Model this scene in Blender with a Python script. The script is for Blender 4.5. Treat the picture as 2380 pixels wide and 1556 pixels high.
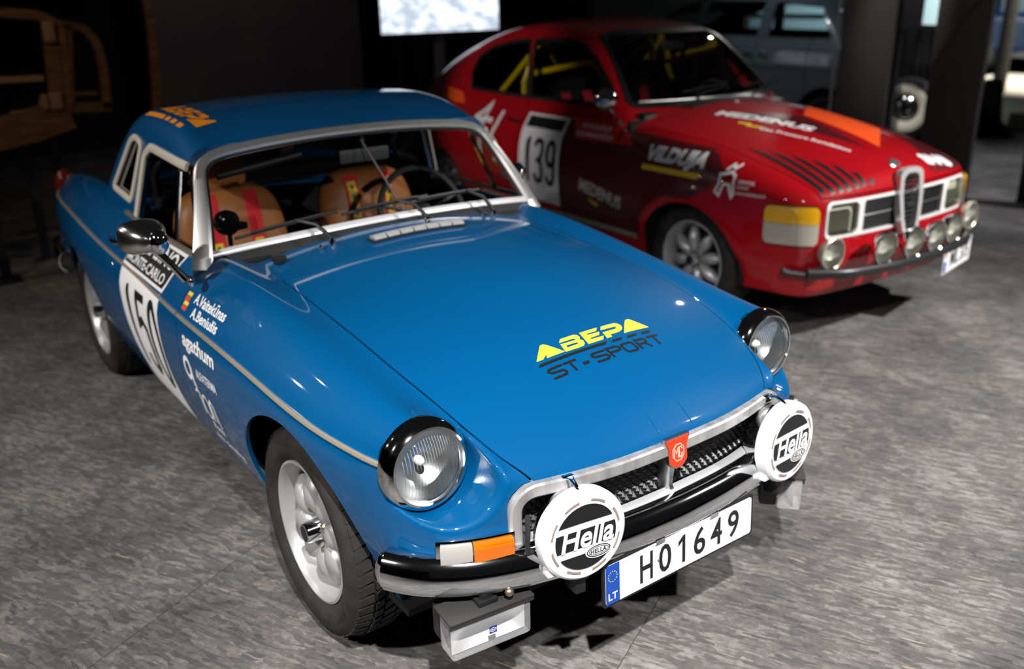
import bpy, bmesh, math, random
import numpy as np
from mathutils import Vector, Matrix
random.seed(7); RNG = np.random.default_rng(7)
for _o in list(bpy.data.objects): bpy.data.objects.remove(_o)
SC = bpy.context.scene
COL = SC.collection

# ------------------------------------------------------------ camera, world, lights, exposure
CAMP = (2.0288, -1.4709, 1.6596); CY, CP, CR, CF = 2.5162, -0.3630, -0.0204, 2112.65
def camera():
    cd = bpy.data.cameras.new('camera'); co = bpy.data.objects.new('camera', cd); COL.objects.link(co)
    f = Vector((math.cos(CP)*math.cos(CY), math.cos(CP)*math.sin(CY), math.sin(CP)))
    r = f.cross(Vector((0, 0, 1))).normalized(); u = r.cross(f)
    r2 = math.cos(CR)*r + math.sin(CR)*u; u2 = -math.sin(CR)*r + math.cos(CR)*u
    m = Matrix(((r2.x, u2.x, -f.x, CAMP[0]), (r2.y, u2.y, -f.y, CAMP[1]), (r2.z, u2.z, -f.z, CAMP[2]), (0, 0, 0, 1)))
    co.matrix_world = m
    cd.sensor_fit = 'HORIZONTAL'; cd.sensor_width = 36.0; cd.lens = 36.0*CF/2380.0
    cd.clip_start = 0.05; cd.clip_end = 100
    cd.dof.use_dof = True; cd.dof.focus_distance = 2.12; cd.dof.aperture_fstop = 1.8
    SC.camera = co
camera()
wd = bpy.data.worlds.new('hall_ambient'); SC.world = wd; wd.use_nodes = True
wd.node_tree.nodes['Background'].inputs[0].default_value = (0.9, 0.95, 1.0, 1)
wd.node_tree.nodes['Background'].inputs[1].default_value = 0.008
SC.view_settings.view_transform = 'Standard'; SC.view_settings.look = 'None'
SC.view_settings.gamma = 1.0; SC.view_settings.use_curve_mapping = False
SC.view_settings.exposure = 0.0

def spot(loc, aim, watts, angle=40, blend=0.5, size=0.05, color=(1, 0.96, 0.9)):
    ld = bpy.data.lights.new('track_and_fill_spot', 'SPOT'); ld.energy = watts; ld.spot_size = math.radians(angle)
    ld.spot_blend = blend; ld.shadow_soft_size = size; ld.color = color
    lo = bpy.data.objects.new('track_and_fill_spot', ld); COL.objects.link(lo); lo.location = loc
    lo.rotation_euler = (Vector(aim)-Vector(loc)).to_track_quat('-Z', 'Y').to_euler()
    return lo
LIGHTS = [   # ceiling track spots of the hall, plus added fill spots: position, aim, watts, cone, blend, radius, colour
    ((2.8, -1.65, 4.0), (0.9, 0.1, 0.1), 1850, 52, 1.0, 0.05, (1, 0.97, 0.94)),
    ((2.97, 4.23, 4.0), (0.35, 2.3, 0.0), 2200, 62, 1.0, 0.05, (1, 0.97, 0.94)),
    ((4.8, 0.4, 3.1), (-1.3, 0.0, 0.80), 420, 12, 0.5, 0.04, (1, 0.96, 0.92)),  # fill spot added to light the roadster seats through the windscreen
    ((-3.4, -3.8, 3.2), (-3.0, 2.0, 1.0), 520, 15, 0.8, 0.04, (1, 0.95, 0.9)),  # fill spot added to brighten the coupe's rear quarter and yellow cage
    ((-4.3, 0.6, 3.9), (-6.5, 1.9, 1.0), 60, 70, 0.9, 0.05, (1, 0.93, 0.88)),  # dim fill added so the grey partition is not black
    ((0.4, -4.8, 4.0), (-0.6, -1.9, 0.0), 1300, 60, 1.0, 0.08, (1, 0.96, 0.92)),
    ((-4.2, -3.4, 4.0), (-2.4, -1.3, 0.0), 130, 70, 0.9, 0.04, (1, 0.9, 0.8)),
    ((-7.0, -6.0, 4.0), (-0.8, -0.9, 0.4), 200, 30, 0.9, 0.04, (1, 0.95, 0.9)),
    ((1.2, 2.9, 4.2), (-1.9, 5.5, 0.8), 200, 34, 0.9, 0.05, (1, 0.92, 0.88)),  # fill spot added to lift the dark display panels
    ((-4.4, 8.2, 4.0), (-0.2, 0.8, 0.6), 160, 40, 0.9, 0.04, (1, 0.95, 0.9)),
    ((-3.0, 4.6, 4.2), (-4.0, 2.6, 1.0), 260, 40, 0.8, 0.04, (1, 0.95, 0.9)),
    ((-2.6, -2.0, 3.6), (-4.6, -0.7, 0.9), 45, 45, 0.8, 0.04, (1, 0.75, 0.5)),
    ((-4.5, 4.2, 4.2), (-3.6, 6.6, 0.9), 160, 55, 0.8, 0.05, (0.9, 0.97, 1)),
    ((-5.5, 10.0, 4.5), (-7.0, 13.0, 1.4), 1500, 70, 0.7, 0.06, (0.9, 0.97, 1)),
    ((-3.0, 11.0, 5.0), (-4.4, 15.0, 0.2), 2600, 75, 0.7, 0.06, (1, 0.95, 0.85)),
    ((0.5, 7.0, 4.5), (-1.2, 6.6, 0.0), 700, 60, 0.8, 0.06, (0.97, 0.97, 1)),
    ((-1.9, 4.4, 3.4), (-2.45, 6.1, 0.6), 260, 24, 0.8, 0.04, (1, 0.95, 0.85)),
]
for L in LIGHTS: spot(*L)
# ------------------------------------------------------------ materials
MATS = {}
def mat(name, col, rough=0.5, metal=0.0, coat=0.0, spec=0.5, emit=None, es=1.0, trans=0.0, ior=1.45, alpha=1.0, coat_r=0.03):
    if name in MATS: return MATS[name]
    m = bpy.data.materials.new(name); m.use_nodes = True
    b = m.node_tree.nodes['Principled BSDF']; I = b.inputs
    I['Base Color'].default_value = (*col, 1); I['Roughness'].default_value = rough; I['Metallic'].default_value = metal
    I['Coat Weight'].default_value = coat; I['Coat Roughness'].default_value = coat_r
    I['Specular IOR Level'].default_value = spec; I['IOR'].default_value = ior
    I['Transmission Weight'].default_value = trans; I['Alpha'].default_value = alpha
    if emit: I['Emission Color'].default_value = (*emit, 1); I['Emission Strength'].default_value = es
    MATS[name] = m; return m
def glass(name, tint=(0.85, 0.9, 0.9), refl=1.0):
    """thin pane: mostly clear, fresnel reflection"""
    if name in MATS: return MATS[name]
    m = bpy.data.materials.new(name); m.use_nodes = True; nt = m.node_tree; nt.nodes.clear()
    o = nt.nodes.new('ShaderNodeOutputMaterial'); mx = nt.nodes.new('ShaderNodeMixShader')
    t = nt.nodes.new('ShaderNodeBsdfTransparent'); g = nt.nodes.new('ShaderNodeBsdfGlossy'); fr = nt.nodes.new('ShaderNodeFresnel')
    t.inputs[0].default_value = (*tint, 1); g.inputs['Roughness'].default_value = 0.02; fr.inputs[0].default_value = 1.45
    nt.links.new(fr.outputs[0], mx.inputs[0]); nt.links.new(t.outputs[0], mx.inputs[1]); nt.links.new(g.outputs[0], mx.inputs[2])
    nt.links.new(mx.outputs[0], o.inputs[0]); MATS[name] = m; return m
def noise_rough(m, scale, lo, hi, detail=4):
    nt = m.node_tree; b = nt.nodes['Principled BSDF']
    tc = nt.nodes.new('ShaderNodeTexCoord'); n = nt.nodes.new('ShaderNodeTexNoise'); r = nt.nodes.new('ShaderNodeMapRange')
    n.inputs['Scale'].default_value = scale; n.inputs['Detail'].default_value = detail
    r.inputs['To Min'].default_value = lo; r.inputs['To Max'].default_value = hi
    nt.links.new(tc.outputs['Object'], n.inputs['Vector']); nt.links.new(n.outputs['Fac'], r.inputs['Value'])
    nt.links.new(r.outputs[0], b.inputs['Roughness']); return m
def noise_col(m, c1, c2, scale, detail=4, stretch=(1, 1, 1)):
    nt = m.node_tree; b = nt.nodes['Principled BSDF']
    tc = nt.nodes.new('ShaderNodeTexCoord'); mp = nt.nodes.new('ShaderNodeMapping'); n = nt.nodes.new('ShaderNodeTexNoise'); r = nt.nodes.new('ShaderNodeValToRGB')
    mp.inputs['Scale'].default_value = stretch
    n.inputs['Scale'].default_value = scale; n.inputs['Detail'].default_value = detail
    r.color_ramp.elements[0].position = 0.3; r.color_ramp.elements[1].position = 0.7
    r.color_ramp.elements[0].color = (*c1, 1); r.color_ramp.elements[1].color = (*c2, 1)
    nt.links.new(tc.outputs['Object'], mp.inputs[0]); nt.links.new(mp.outputs[0], n.inputs['Vector']); nt.links.new(n.outputs['Fac'], r.inputs[0])
    nt.links.new(r.outputs[0], b.inputs['Base Color']); return m

# ------------------------------------------------------------ objects
def empty(name, loc=(0, 0, 0), rz=0.0, parent=None):
    o = bpy.data.objects.new(name, None); COL.objects.link(o); o.location = loc; o.rotation_euler = (0, 0, rz)
    o.empty_display_size = 0.1
    if parent: o.parent = parent
    return o
def tag(o, label=None, cat=None, group=None, kind=None):
    if label: o['label'] = label
    if cat: o['category'] = cat
    if group: o['group'] = group
    if kind: o['kind'] = kind
    return o
def mesh_obj(name, V, Fc, m, parent=None, N=None, smooth=True, label=None):
    me = bpy.data.meshes.new(name)
    V = np.asarray(V, float)
    if isinstance(Fc, np.ndarray): Fc = Fc.tolist()
    me.from_pydata(V.tolist(), [], Fc)
    ms = m if isinstance(m, (list, tuple)) else [m]
    for k in ms: me.materials.append(k)
    me.polygons.foreach_set('use_smooth', [smooth]*len(me.polygons))
    if N is not None: me.normals_split_custom_set_from_vertices(np.asarray(N, float).tolist())
    o = bpy.data.objects.new(name, me); COL.objects.link(o)
    if parent: o.parent = parent
    if label: o['label'] = label
    return o
class MB:
    """collects primitive shapes into one mesh"""
    def __init__(s): s.v = []; s.f = []
    def add(s, V, Fc, M=None):
        b = len(s.v)
        for p in V:
            p = Vector(p)
            s.v.append(tuple(M @ p) if M is not None else tuple(p))
        for f in Fc: s.f.append([i+b for i in f])
        return s
    def box(s, c, d, M=None, bev=0.0):
        x, y, z = c; a, b, e = d[0]/2, d[1]/2, d[2]/2
        if bev <= 0:
            V = [(x+i*a, y+j*b, z+k*e) for i in (-1, 1) for j in (-1, 1) for k in (-1, 1)]
            return s.add(V, [(0, 1, 3, 2), (4, 6, 7, 5), (0, 4, 5, 1), (2, 3, 7, 6), (0, 2, 6, 4), (1, 5, 7, 3)], M)
        t = bmesh.new(); bmesh.ops.create_cube(t, size=1.0)
        for v in t.verts: v.co = (v.co.x*d[0]+x, v.co.y*d[1]+y, v.co.z*d[2]+z)
        bmesh.ops.bevel(t, geom=t.edges[:], offset=min(bev, min(d)*0.49), segments=2, profile=0.6, affect='EDGES')
        t.verts.index_update()
        s.add([v.co.copy() for v in t.verts], [[v.index for v in f.verts] for f in t.faces], M); t.free(); return s
    def tube(s, pts, r, n=8, closed=False, caps=True):
        P = [Vector(p) for p in pts]; R = r if isinstance(r, (list, tuple)) else [r]*len(P)
        V = []; k = len(P); prev = None
        for i in range(k):
            t = (P[(i+1) % k]-P[i-1]) if closed else (P[min(i+1, k-1)]-P[max(i-1, 0)])
            t = t.normalized() if t.length > 1e-9 else Vector((0, 0, 1))
            if prev is None:
                a = Vector((0, 0, 1)) if abs(t.z) < 0.9 else Vector((1, 0, 0)); u = t.cross(a).normalized()
            else: u = (prev - t*prev.dot(t)).normalized()
            prev = u; w = t.cross(u)
            for j in range(n):
                q = 2*math.pi*j/n; V.append(P[i]+(u*math.cos(q)+w*math.sin(q))*R[i])
        Fc = []
        for i in range(k if closed else k-1):
            for j in range(n): Fc.append((i*n+j, i*n+(j+1) % n, ((i+1) % k)*n+(j+1) % n, ((i+1) % k)*n+j))
        if caps and not closed:
            Fc.append(tuple(range(n))[::-1]); Fc.append(tuple((k-1)*n+j for j in range(n)))
        return s.add(V, Fc)
    def sweep(s, pts, prof, ups, closed=False, caps=True):
        """prof: list of (a,b) in the (side, up) frame at each point"""
        P = [Vector(p) for p in pts]; k = len(P); n = len(prof); V = []
        for i in range(k):
            t = (P[(i+1) % k]-P[i-1]) if closed else (P[min(i+1, k-1)]-P[max(i-1, 0)]); t.normalize()
            up = Vector(ups[i] if isinstance(ups[0], (tuple, list, Vector)) else ups)
            sd = t.cross(up).normalized(); up = sd.cross(t)
            for a, b in prof: V.append(P[i]+sd*a+up*b)
        Fc = []
        for i in range(k if closed else k-1):
            for j in range(n): Fc.append((i*n+j, i*n+(j+1) % n, ((i+1) % k)*n+(j+1) % n, ((i+1) % k)*n+j))
        if caps and not closed: Fc.append(tuple(range(n))[::-1]); Fc.append(tuple((k-1)*n+j for j in range(n)))
        return s.add(V, Fc)
    def lathe(s, prof, n=32, M=None, a0=0, a1=2*math.pi):
        """profile (r, h) revolved about local X axis; h along +X"""
        full = abs(a1-a0-2*math.pi) < 1e-6; k = n if full else n+1; V = []; m = len(prof)
        for i in range(k):
            q = a0+(a1-a0)*i/n
            for r, h in prof: V.append((h, r*math.cos(q), r*math.sin(q)))
        Fc = []
        for i in range(n):
            for j in range(m-1):
                a, b = i*m+j, i*m+j+1; c, d = ((i+1) % k)*m+j+1, ((i+1) % k)*m+j
                Fc.append((a, b, c, d))
        return s.add(V, Fc, M)
    def prism(s, poly, h0, h1, M=None):
        """2D polygon (x,y) extruded z h0..h1"""
        n = len(poly); V = [(p[0], p[1], h0) for p in poly]+[(p[0], p[1], h1) for p in poly]
        Fc = [tuple(range(n))[::-1], tuple(range(n, 2*n))]+[(i, (i+1) % n, (i+1) % n+n, i+n) for i in range(n)]
        return s.add(V, Fc, M)
    def sphere(s, c, r, n=12, sc=(1, 1, 1), M=None):
        V = []; Fc = []; m = n//2
        for i in range(m+1):
            p = math.pi*i/m
            for j in range(n):
                q = 2*math.pi*j/n
                V.append((c[0]+r*sc[0]*math.sin(p)*math.cos(q), c[1]+r*sc[1]*math.sin(p)*math.sin(q), c[2]+r*sc[2]*math.cos(p)))
        for i in range(m):
            for j in range(n): Fc.append((i*n+j, (i+1)*n+j, (i+1)*n+(j+1) % n, i*n+(j+1) % n))
        return s.add(V, Fc, M)
    def build(s, name, m, parent=None, smooth=True, label=None, angle=35, M=None):
        me = bpy.data.meshes.new(name); V = s.v if M is None else [tuple(M @ Vector(p)) for p in s.v]
        me.from_pydata(V, [], s.f)
        bm = bmesh.new(); bm.from_mesh(me)
        bmesh.ops.remove_doubles(bm, verts=bm.verts, dist=1e-6)
        bmesh.ops.recalc_face_normals(bm, faces=bm.faces); bm.to_mesh(me); bm.free()
        for k in (m if isinstance(m, (list, tuple)) else [m]): me.materials.append(k)
        if smooth:
            me.polygons.foreach_set('use_smooth', [True]*len(me.polygons)); me.set_sharp_from_angle(angle=math.radians(angle))
        o = bpy.data.objects.new(name, me); COL.objects.link(o)
        if parent: o.parent = parent
        if label: o['label'] = label
        return o
def copy_tree(o, parent=None, loc=None, rz=None):
    c = o.copy(); COL.objects.link(c); c.parent = parent
    if loc is not None: c.location = loc
    if rz is not None: c.rotation_euler = (c.rotation_euler[0], c.rotation_euler[1], rz)
    for ch in list(o.children): copy_tree(ch, c)
    return c

# ------------------------------------------------------------ implicit surfaces
class Spl:
    """natural cubic spline, clamped linear outside"""
    def __init__(s, pts):
        p = np.array(sorted(pts), float); x, y = p[:, 0], p[:, 1]; n = len(x)
        h = np.diff(x); d = np.diff(y)/h; m = np.zeros(n)
        m[1:-1] = (d[:-1]*h[1:]+d[1:]*h[:-1])/(h[:-1]+h[1:]); m[0] = d[0]; m[-1] = d[-1]
        for i in range(n-1):
            if d[i] == 0: continue
        # C2 solve with slope ends
        A = np.zeros((n, n)); b = np.zeros(n); A[0, 0] = A[-1, -1] = 1; b[0] = d[0]; b[-1] = d[-1]
        for i in range(1, n-1):
            A[i, i-1] = h[i]; A[i, i] = 2*(h[i-1]+h[i]); A[i, i+1] = h[i-1]; b[i] = 3*(d[i-1]*h[i]+d[i]*h[i-1])
        s.m = 0.5*m+0.5*np.linalg.solve(A, b); s.x = x; s.y = y; s.h = h
    def __call__(s, t):
        t = np.asarray(t, float); i = np.clip(np.searchsorted(s.x, t)-1, 0, len(s.x)-2); h = s.h[i]; u = (t-s.x[i])/h
        uc = np.clip(u, 0, 1)
        r = (2*uc**3-3*uc**2+1)*s.y[i]+(uc**3-2*uc**2+uc)*h*s.m[i]+(-2*uc**3+3*uc**2)*s.y[i+1]+(uc**3-uc**2)*h*s.m[i+1]
        return r+np.where(u > 1, (u-1)*h*s.m[-1], 0)+np.where(u < 0, u*h*s.m[0], 0)
def smax(a, b, k):
    h = np.maximum(k-np.abs(a-b), 0)/k; return np.maximum(a, b)+h*h*k*0.25
def smin(a, b, k): return -smax(-a, -b, k)
def sstep(a, b, x):
    t = np.clip((x-a)/(b-a), 0, 1); return t*t*(3-2*t)
def grad(F, P, e=1.5e-3):
    x, y, z = P[:, 0], P[:, 1], P[:, 2]
    g = np.stack([F(x+e, y, z)-F(x-e, y, z), F(x, y+e, z)-F(x, y-e, z), F(x, y, z+e)-F(x, y, z-e)], -1)/(2*e)
    return g
def normals(F, P):
    g = grad(F, P); return g/np.maximum(np.linalg.norm(g, axis=1, keepdims=True), 1e-9)
def surface(F, lo, hi, h):
    ax = [np.arange(lo[i], hi[i]+h, h) for i in range(3)]
    X, Y, Z = np.meshgrid(*ax, indexing='ij'); Vv = F(X, Y, Z); S = Vv < 0
    nx, ny, nz = Vv.shape
    acc = np.zeros((nx-1, ny-1, nz-1, 3)); cnt = np.zeros((nx-1, ny-1, nz-1))
    E = []
    for a in range(3):
        sl0 = [slice(None)]*3; sl1 = [slice(None)]*3; sl0[a] = slice(0, -1); sl1[a] = slice(1, None)
        v0, v1 = Vv[tuple(sl0)], Vv[tuple(sl1)]; ch = (v0 < 0) != (v1 < 0)
        idx = np.argwhere(ch); t = v0[ch]/(v0[ch]-v1[ch])
        p = np.stack([ax[0][idx[:, 0]], ax[1][idx[:, 1]], ax[2][idx[:, 2]]], -1); p[:, a] += t*h
        b, c = (a+1) % 3, (a+2) % 3
        for db in (0, -1):
            for dc in (0, -1):
                q = idx.copy(); q[:, b] += db; q[:, c] += dc
                ok = (q[:, b] >= 0) & (q[:, c] >= 0) & (q[:, b] < acc.shape[b]) & (q[:, c] < acc.shape[c])
                q = q[ok]
                np.add.at(acc, (q[:, 0], q[:, 1], q[:, 2]), p[ok]); np.add.at(cnt, (q[:, 0], q[:, 1], q[:, 2]), 1)
        E.append((a, b, c, idx, v0[ch] < 0))
    act = cnt > 0; vid = -np.ones(cnt.shape, int); vid[act] = np.arange(act.sum())
    P = acc[act]/cnt[act][:, None]; tris = []
    for a, b, c, idx, ins in E:
        ok = (idx[:, b] > 0) & (idx[:, c] > 0) & (idx[:, b] < acc.shape[b]) & (idx[:, c] < acc.shape[c])
        idx = idx[ok]; ins = ins[ok]
        def vq(db, dc):
            q = idx.copy(); q[:, b] += db; q[:, c] += dc; return vid[q[:, 0], q[:, 1], q[:, 2]]
        q = np.stack([vq(-1, -1), vq(0, -1), vq(0, 0), vq(-1, 0)], -1)
        q[~ins] = q[~ins][:, ::-1]
        tris.append(q[:, [0, 1, 2]]); tris.append(q[:, [0, 2, 3]])
    for _ in range(5):
        g = grad(F, P); f = F(P[:, 0], P[:, 1], P[:, 2])
        st = (f/np.maximum((g*g).sum(1), 1e-6))[:, None]*g
        ln = np.linalg.norm(st, axis=1, keepdims=True); st *= np.minimum(1, h/np.maximum(ln, 1e-9))
        P = P-st
    return P, np.concatenate(tris)
def clip(P, T, f):
    """keep the part where f(P)<0"""
    v = f(P); v = np.where(np.abs(v) < 1e-9, -1e-9, v); ins = v < 0; k = ins[T].sum(1)
    full = T[k == 3]; out = [full]; mix = T[(k == 1) | (k == 2)]
    if len(mix):
        e = np.concatenate([mix[:, [0, 1]], mix[:, [1, 2]], mix[:, [2, 0]]]); e = e[ins[e[:, 0]] != ins[e[:, 1]]]
        e.sort(axis=1); ue = np.unique(e, axis=0)
        a, b = P[ue[:, 0]], P[ue[:, 1]]; va = v[ue[:, 0]]; lo = np.zeros(len(ue)); hi = np.ones(len(ue))
        for _ in range(14):
            mid = (lo+hi)/2; fm = f(a+(b-a)*mid[:, None]); same = (fm < 0) == (va < 0)
            lo = np.where(same, mid, lo); hi = np.where(same, hi, mid)
        newP = a+(b-a)*((lo+hi)/2)[:, None]; base = len(P); P = np.concatenate([P, newP])
        key = ue[:, 0]*(base+1)+ue[:, 1]; order = np.argsort(key); ks = key[order]
        def eid(i, j):
            m1, m2 = np.minimum(i, j), np.maximum(i, j); return base+order[np.searchsorted(ks, m1*(base+1)+m2)]
        for c in (1, 2):
            m = mix[ins[mix].sum(1) == c]
            if not len(m): continue
            odd = (ins[m] if c == 1 else ~ins[m]).argmax(1); r = np.arange(len(m))
            A, B, C = m[r, odd], m[r, (odd+1) % 3], m[r, (odd+2) % 3]
            ab, ac = eid(A, B), eid(A, C)
            if c == 1: out.append(np.stack([A, ab, ac], -1))
            else: out += [np.stack([ab, B, C], -1), np.stack([ab, C, ac], -1)]
    T = np.concatenate(out); used = np.unique(T); mp = -np.ones(len(P), int); mp[used] = np.arange(len(used))
    return P[used], mp[T]
def clips(PT, fs):
    P, T = PT
    for f in fs:
        if len(T) == 0: break
        P, T = clip(P, T, f)
    return P, T
def mirror(PT):
    P, T = PT; Q = P.copy(); Q[:, 1] *= -1; n = len(P)
    return np.concatenate([P, Q]), np.concatenate([T, T[:, ::-1]+n])
def flip(PT):
    P, T = PT; Q = P.copy(); Q[:, 1] *= -1; return Q, T[:, ::-1]
def shell(name, PT, F, m, parent=None, thick=0.012, label=None, off=0.0, inner=None):
    P, T = PT
    if len(T) == 0: print('EMPTY', name); return None
    N = normals(F, P); P = P+N*off; n = len(P)
    if thick <= 0: return mesh_obj(name, P, T, m, parent, N, label=label)
    e = np.concatenate([T[:, [0, 1]], T[:, [1, 2]], T[:, [2, 0]]]); k = np.sort(e, axis=1)
    key = k[:, 0]*n+k[:, 1]; _, inv, cnt = np.unique(key, return_inverse=True, return_counts=True)
    be = e[cnt[inv] == 1]
    be = be[np.abs(P[be[:, 0], 1])+np.abs(P[be[:, 1], 1]) > 1e-4] if False else be
    I = P-N*thick
    d = P[be[:, 1]]-P[be[:, 0]]; rn = np.cross(d, N[be[:, 0]]); rn /= np.maximum(np.linalg.norm(rn, axis=1, keepdims=True), 1e-9)
    m_ = len(be); RV = np.concatenate([P[be[:, 0]], P[be[:, 1]], I[be[:, 1]], I[be[:, 0]]]); b0 = 2*n
    ar = np.arange(m_)
    Q1 = np.stack([ar+b0+m_, ar+b0, ar+b0+3*m_], -1); Q2 = np.stack([ar+b0+m_, ar+b0+3*m_, ar+b0+2*m_], -1)
    Vv = np.concatenate([P, I, RV]); Tt = np.concatenate([T, T[:, ::-1]+n, Q1, Q2])
    NN = np.concatenate([N, -N, rn, rn, rn, rn])
    o = mesh_obj(name, Vv, Tt, [m, inner] if inner else m, parent, NN, label=label)
    if inner:
        ix = np.zeros(len(Tt), int); ix[len(T):2*len(T)] = 1; o.data.polygons.foreach_set('material_index', ix.tolist())
    return o
def dbox(x0, x1, a, r=0.0):
    """1D helper: signed distance to an interval"""
    return np.maximum(x0-a, a-x1)
def rrect(u, v, cu, cv, hu, hv, r):
    qx = np.abs(u-cu)-hu+r; qy = np.abs(v-cv)-hv+r
    return np.hypot(np.maximum(qx, 0), np.maximum(qy, 0))+np.minimum(np.maximum(qx, qy), 0)-r
def polyd(u, v, pts, r=0.0):
    """signed distance to a 2D polygon (negative inside), rounded by r"""
    pts = np.asarray(pts, float); n = len(pts); d = np.full(u.shape, 1e9); ins = np.zeros(u.shape, bool)
    for i in range(n):
        a = pts[i]; b = pts[(i+1) % n]; e = b-a; wx = u-a[0]; wy = v-a[1]
        t = np.clip((wx*e[0]+wy*e[1])/(e@e), 0, 1); d = np.minimum(d, np.hypot(wx-t*e[0], wy-t*e[1]))
        c = (a[1] > v) != (b[1] > v)
        with np.errstate(divide='ignore', invalid='ignore'): xi = a[0]+(v-a[1])/(b[1]-a[1])*e[0] if b[1] != a[1] else np.full(u.shape, 1e9)
        ins ^= c & (u < xi)
    return np.where(ins, -d, d)-r

# ------------------------------------------------------------ decals (flat print laid on a surface)
def text2d(s, size=1.0, shear=0.0, bold=0.0, xs=1.0, space=1.0, align='LEFT'):
    cu = bpy.data.curves.new('t', 'FONT'); cu.body = s; cu.size = size; cu.shear = shear; cu.offset = bold
    cu.space_character = space; cu.align_x = align; cu.resolution_u = 3; cu.fill_mode = 'BOTH' if hasattr(cu, 'fill_mode') else cu.fill_mode
    o = bpy.data.objects.new('t', cu); COL.objects.link(o); bpy.context.view_layer.update()
    me = o.evaluated_get(bpy.context.evaluated_depsgraph_get()).to_mesh()
    bm = bmesh.new(); bm.from_mesh(me); o.evaluated_get(bpy.context.evaluated_depsgraph_get()).to_mesh_clear()
    bpy.data.objects.remove(o); bpy.data.curves.remove(cu)
    bmesh.ops.remove_doubles(bm, verts=bm.verts, dist=size*1e-4)
    bmesh.ops.triangulate(bm, faces=bm.faces); bm.verts.index_update()
    V = np.array([(v.co.x*xs, v.co.y) for v in bm.verts]).reshape(-1, 2); Fc = [[v.index for v in f.verts] for f in bm.faces]; bm.free()
    return V, Fc
def fit2d(VF, w=None, h=None, x=0, y=0, ax=0.5, ay=0.5):
    """scale to width w and/or height h and put the box anchor at x,y"""
    V, Fc = VF; lo, hi = V.min(0), V.max(0); sx = w/(hi[0]-lo[0]) if w else None; sy = h/(hi[1]-lo[1]) if h else None
    sx = sx or sy; sy = sy or sx
    V = (V-lo)*[sx, sy]; d = (hi-lo)*[sx, sy]
    return V-[d[0]*ax, d[1]*ay]+[x, y], Fc
def poly2d(*polys):
    """outlines: each a list of points; holes as ('hole', pts) are not handled: use strips"""
    V = []; Fc = []
    for p in polys:
        b = len(V); V += list(p); Fc.append(list(range(b, b+len(p))))
    return np.array(V, float), Fc
def ring2d(outer, inner):
    n = len(outer); V = list(outer)+list(inner); return np.array(V, float), [[i, (i+1) % n, n+(i+1) % n, n+i] for i in range(n)]
def circ(cx, cy, r, n=32, ry=None, a0=0, a1=2*math.pi):
    ry = ry or r; return [(cx+r*math.cos(a0+(a1-a0)*i/n), cy+ry*math.sin(a0+(a1-a0)*i/n)) for i in range(n)]
def merge2d(*L):
    V = []; Fc = []; b = 0
    for v, f in L:
        V.append(np.asarray(v)); Fc += [[i+b for i in q] for q in f]; b += len(v)
    return np.concatenate(V), Fc
def shear2d(VF, k): V, f = VF; V = V.copy(); V[:, 0] += k*V[:, 1]; return V, f
def stroke2d(pts, w, closed=False):
    """mitred band along a 2D polyline"""
    P = [np.array(p, float) for p in pts]; n = len(P); L = []; R = []
    for i in range(n):
        ds = []
        if closed or i > 0: d = P[i]-P[i-1]; ds.append(d/np.linalg.norm(d))
        if closed or i < n-1: d = P[(i+1) % n]-P[i]; ds.append(d/np.linalg.norm(d))
        nn = sum(np.array([-d[1], d[0]]) for d in ds); nn /= max(np.linalg.norm(nn), 1e-6)
        c = max(0.4, float(nn @ np.array([-ds[0][1], ds[0][0]])))
        L.append(P[i]+nn*w/2/c); R.append(P[i]-nn*w/2/c)
    V = np.array(L+R); Fc = [[i, (i+1) % n, n+(i+1) % n, n+i] for i in range(n if closed else n-1)]
    return V, Fc
def refine(V3, Fc, L):
    bm = bmesh.new(); vs = [bm.verts.new((p[0], p[1], 0)) for p in V3]
    for f in Fc:
        try: bm.faces.new([vs[i] for i in f])
        except ValueError: pass
    bmesh.ops.triangulate(bm, faces=bm.faces)
    for _ in range(6):
        es = [e for e in bm.edges if e.calc_length() > L]
        if not es: break
        bmesh.ops.subdivide_edges(bm, edges=es, cuts=1); bmesh.ops.triangulate(bm, faces=bm.faces)
    bm.verts.index_update()
    V = np.array([(v.co.x, v.co.y) for v in bm.verts]); Fc = [[v.index for v in f.verts] for f in bm.faces]; bm.free()
    return V, Fc
def decal(name, VF, F, org, U, Vd, D, m, parent, off=0.0012, L=0.03, reach=0.6, label=None):
    """project a 2D figure along D onto the implicit surface F"""
    V, Fc = refine(*VF, L); org, U, Vd, D = [np.array(a, float) for a in (org, U, Vd, D)]
    D /= np.linalg.norm(D); P0 = org+V[:, :1]*U+V[:, 1:]*Vd
    n = 240; t = np.linspace(0, reach, n); hit = np.full(len(P0), -1.0); prev = None
    for i in range(n):
        q = P0+D*t[i]; f = F(q[:, 0], q[:, 1], q[:, 2])
        if prev is not None:
            new = (hit < 0) & (f < 0) & (prev >= 0); hit[new] = t[i]
        prev = f
    ok = hit > 0; lo = hit-reach/(n-1); hi = hit.copy()
    for _ in range(16):
        mid = (lo+hi)/2; q = P0+D*mid[:, None]; f = F(q[:, 0], q[:, 1], q[:, 2]); lo = np.where(f > 0, mid, lo); hi = np.where(f > 0, hi, mid)
    Q = P0+D*hi[:, None]; N = normals(F, Q); Q = Q+N*off
    keep = [f for f in Fc if all(ok[i] for i in f)]
    if not keep: print('DECAL MISSED', name); return None
    # orient faces outward
    a = np.array(keep); fn = np.cross(Q[a[:, 1]]-Q[a[:, 0]], Q[a[:, 2]]-Q[a[:, 0]]); s = (fn*N[a[:, 0]]).sum(1) < 0
    a[s] = a[s][:, ::-1]
    used = np.unique(a); mp = -np.ones(len(Q), int); mp[used] = np.arange(len(used))
    return mesh_obj(name, Q[used], mp[a], m, parent, N[used], label=label)
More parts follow.
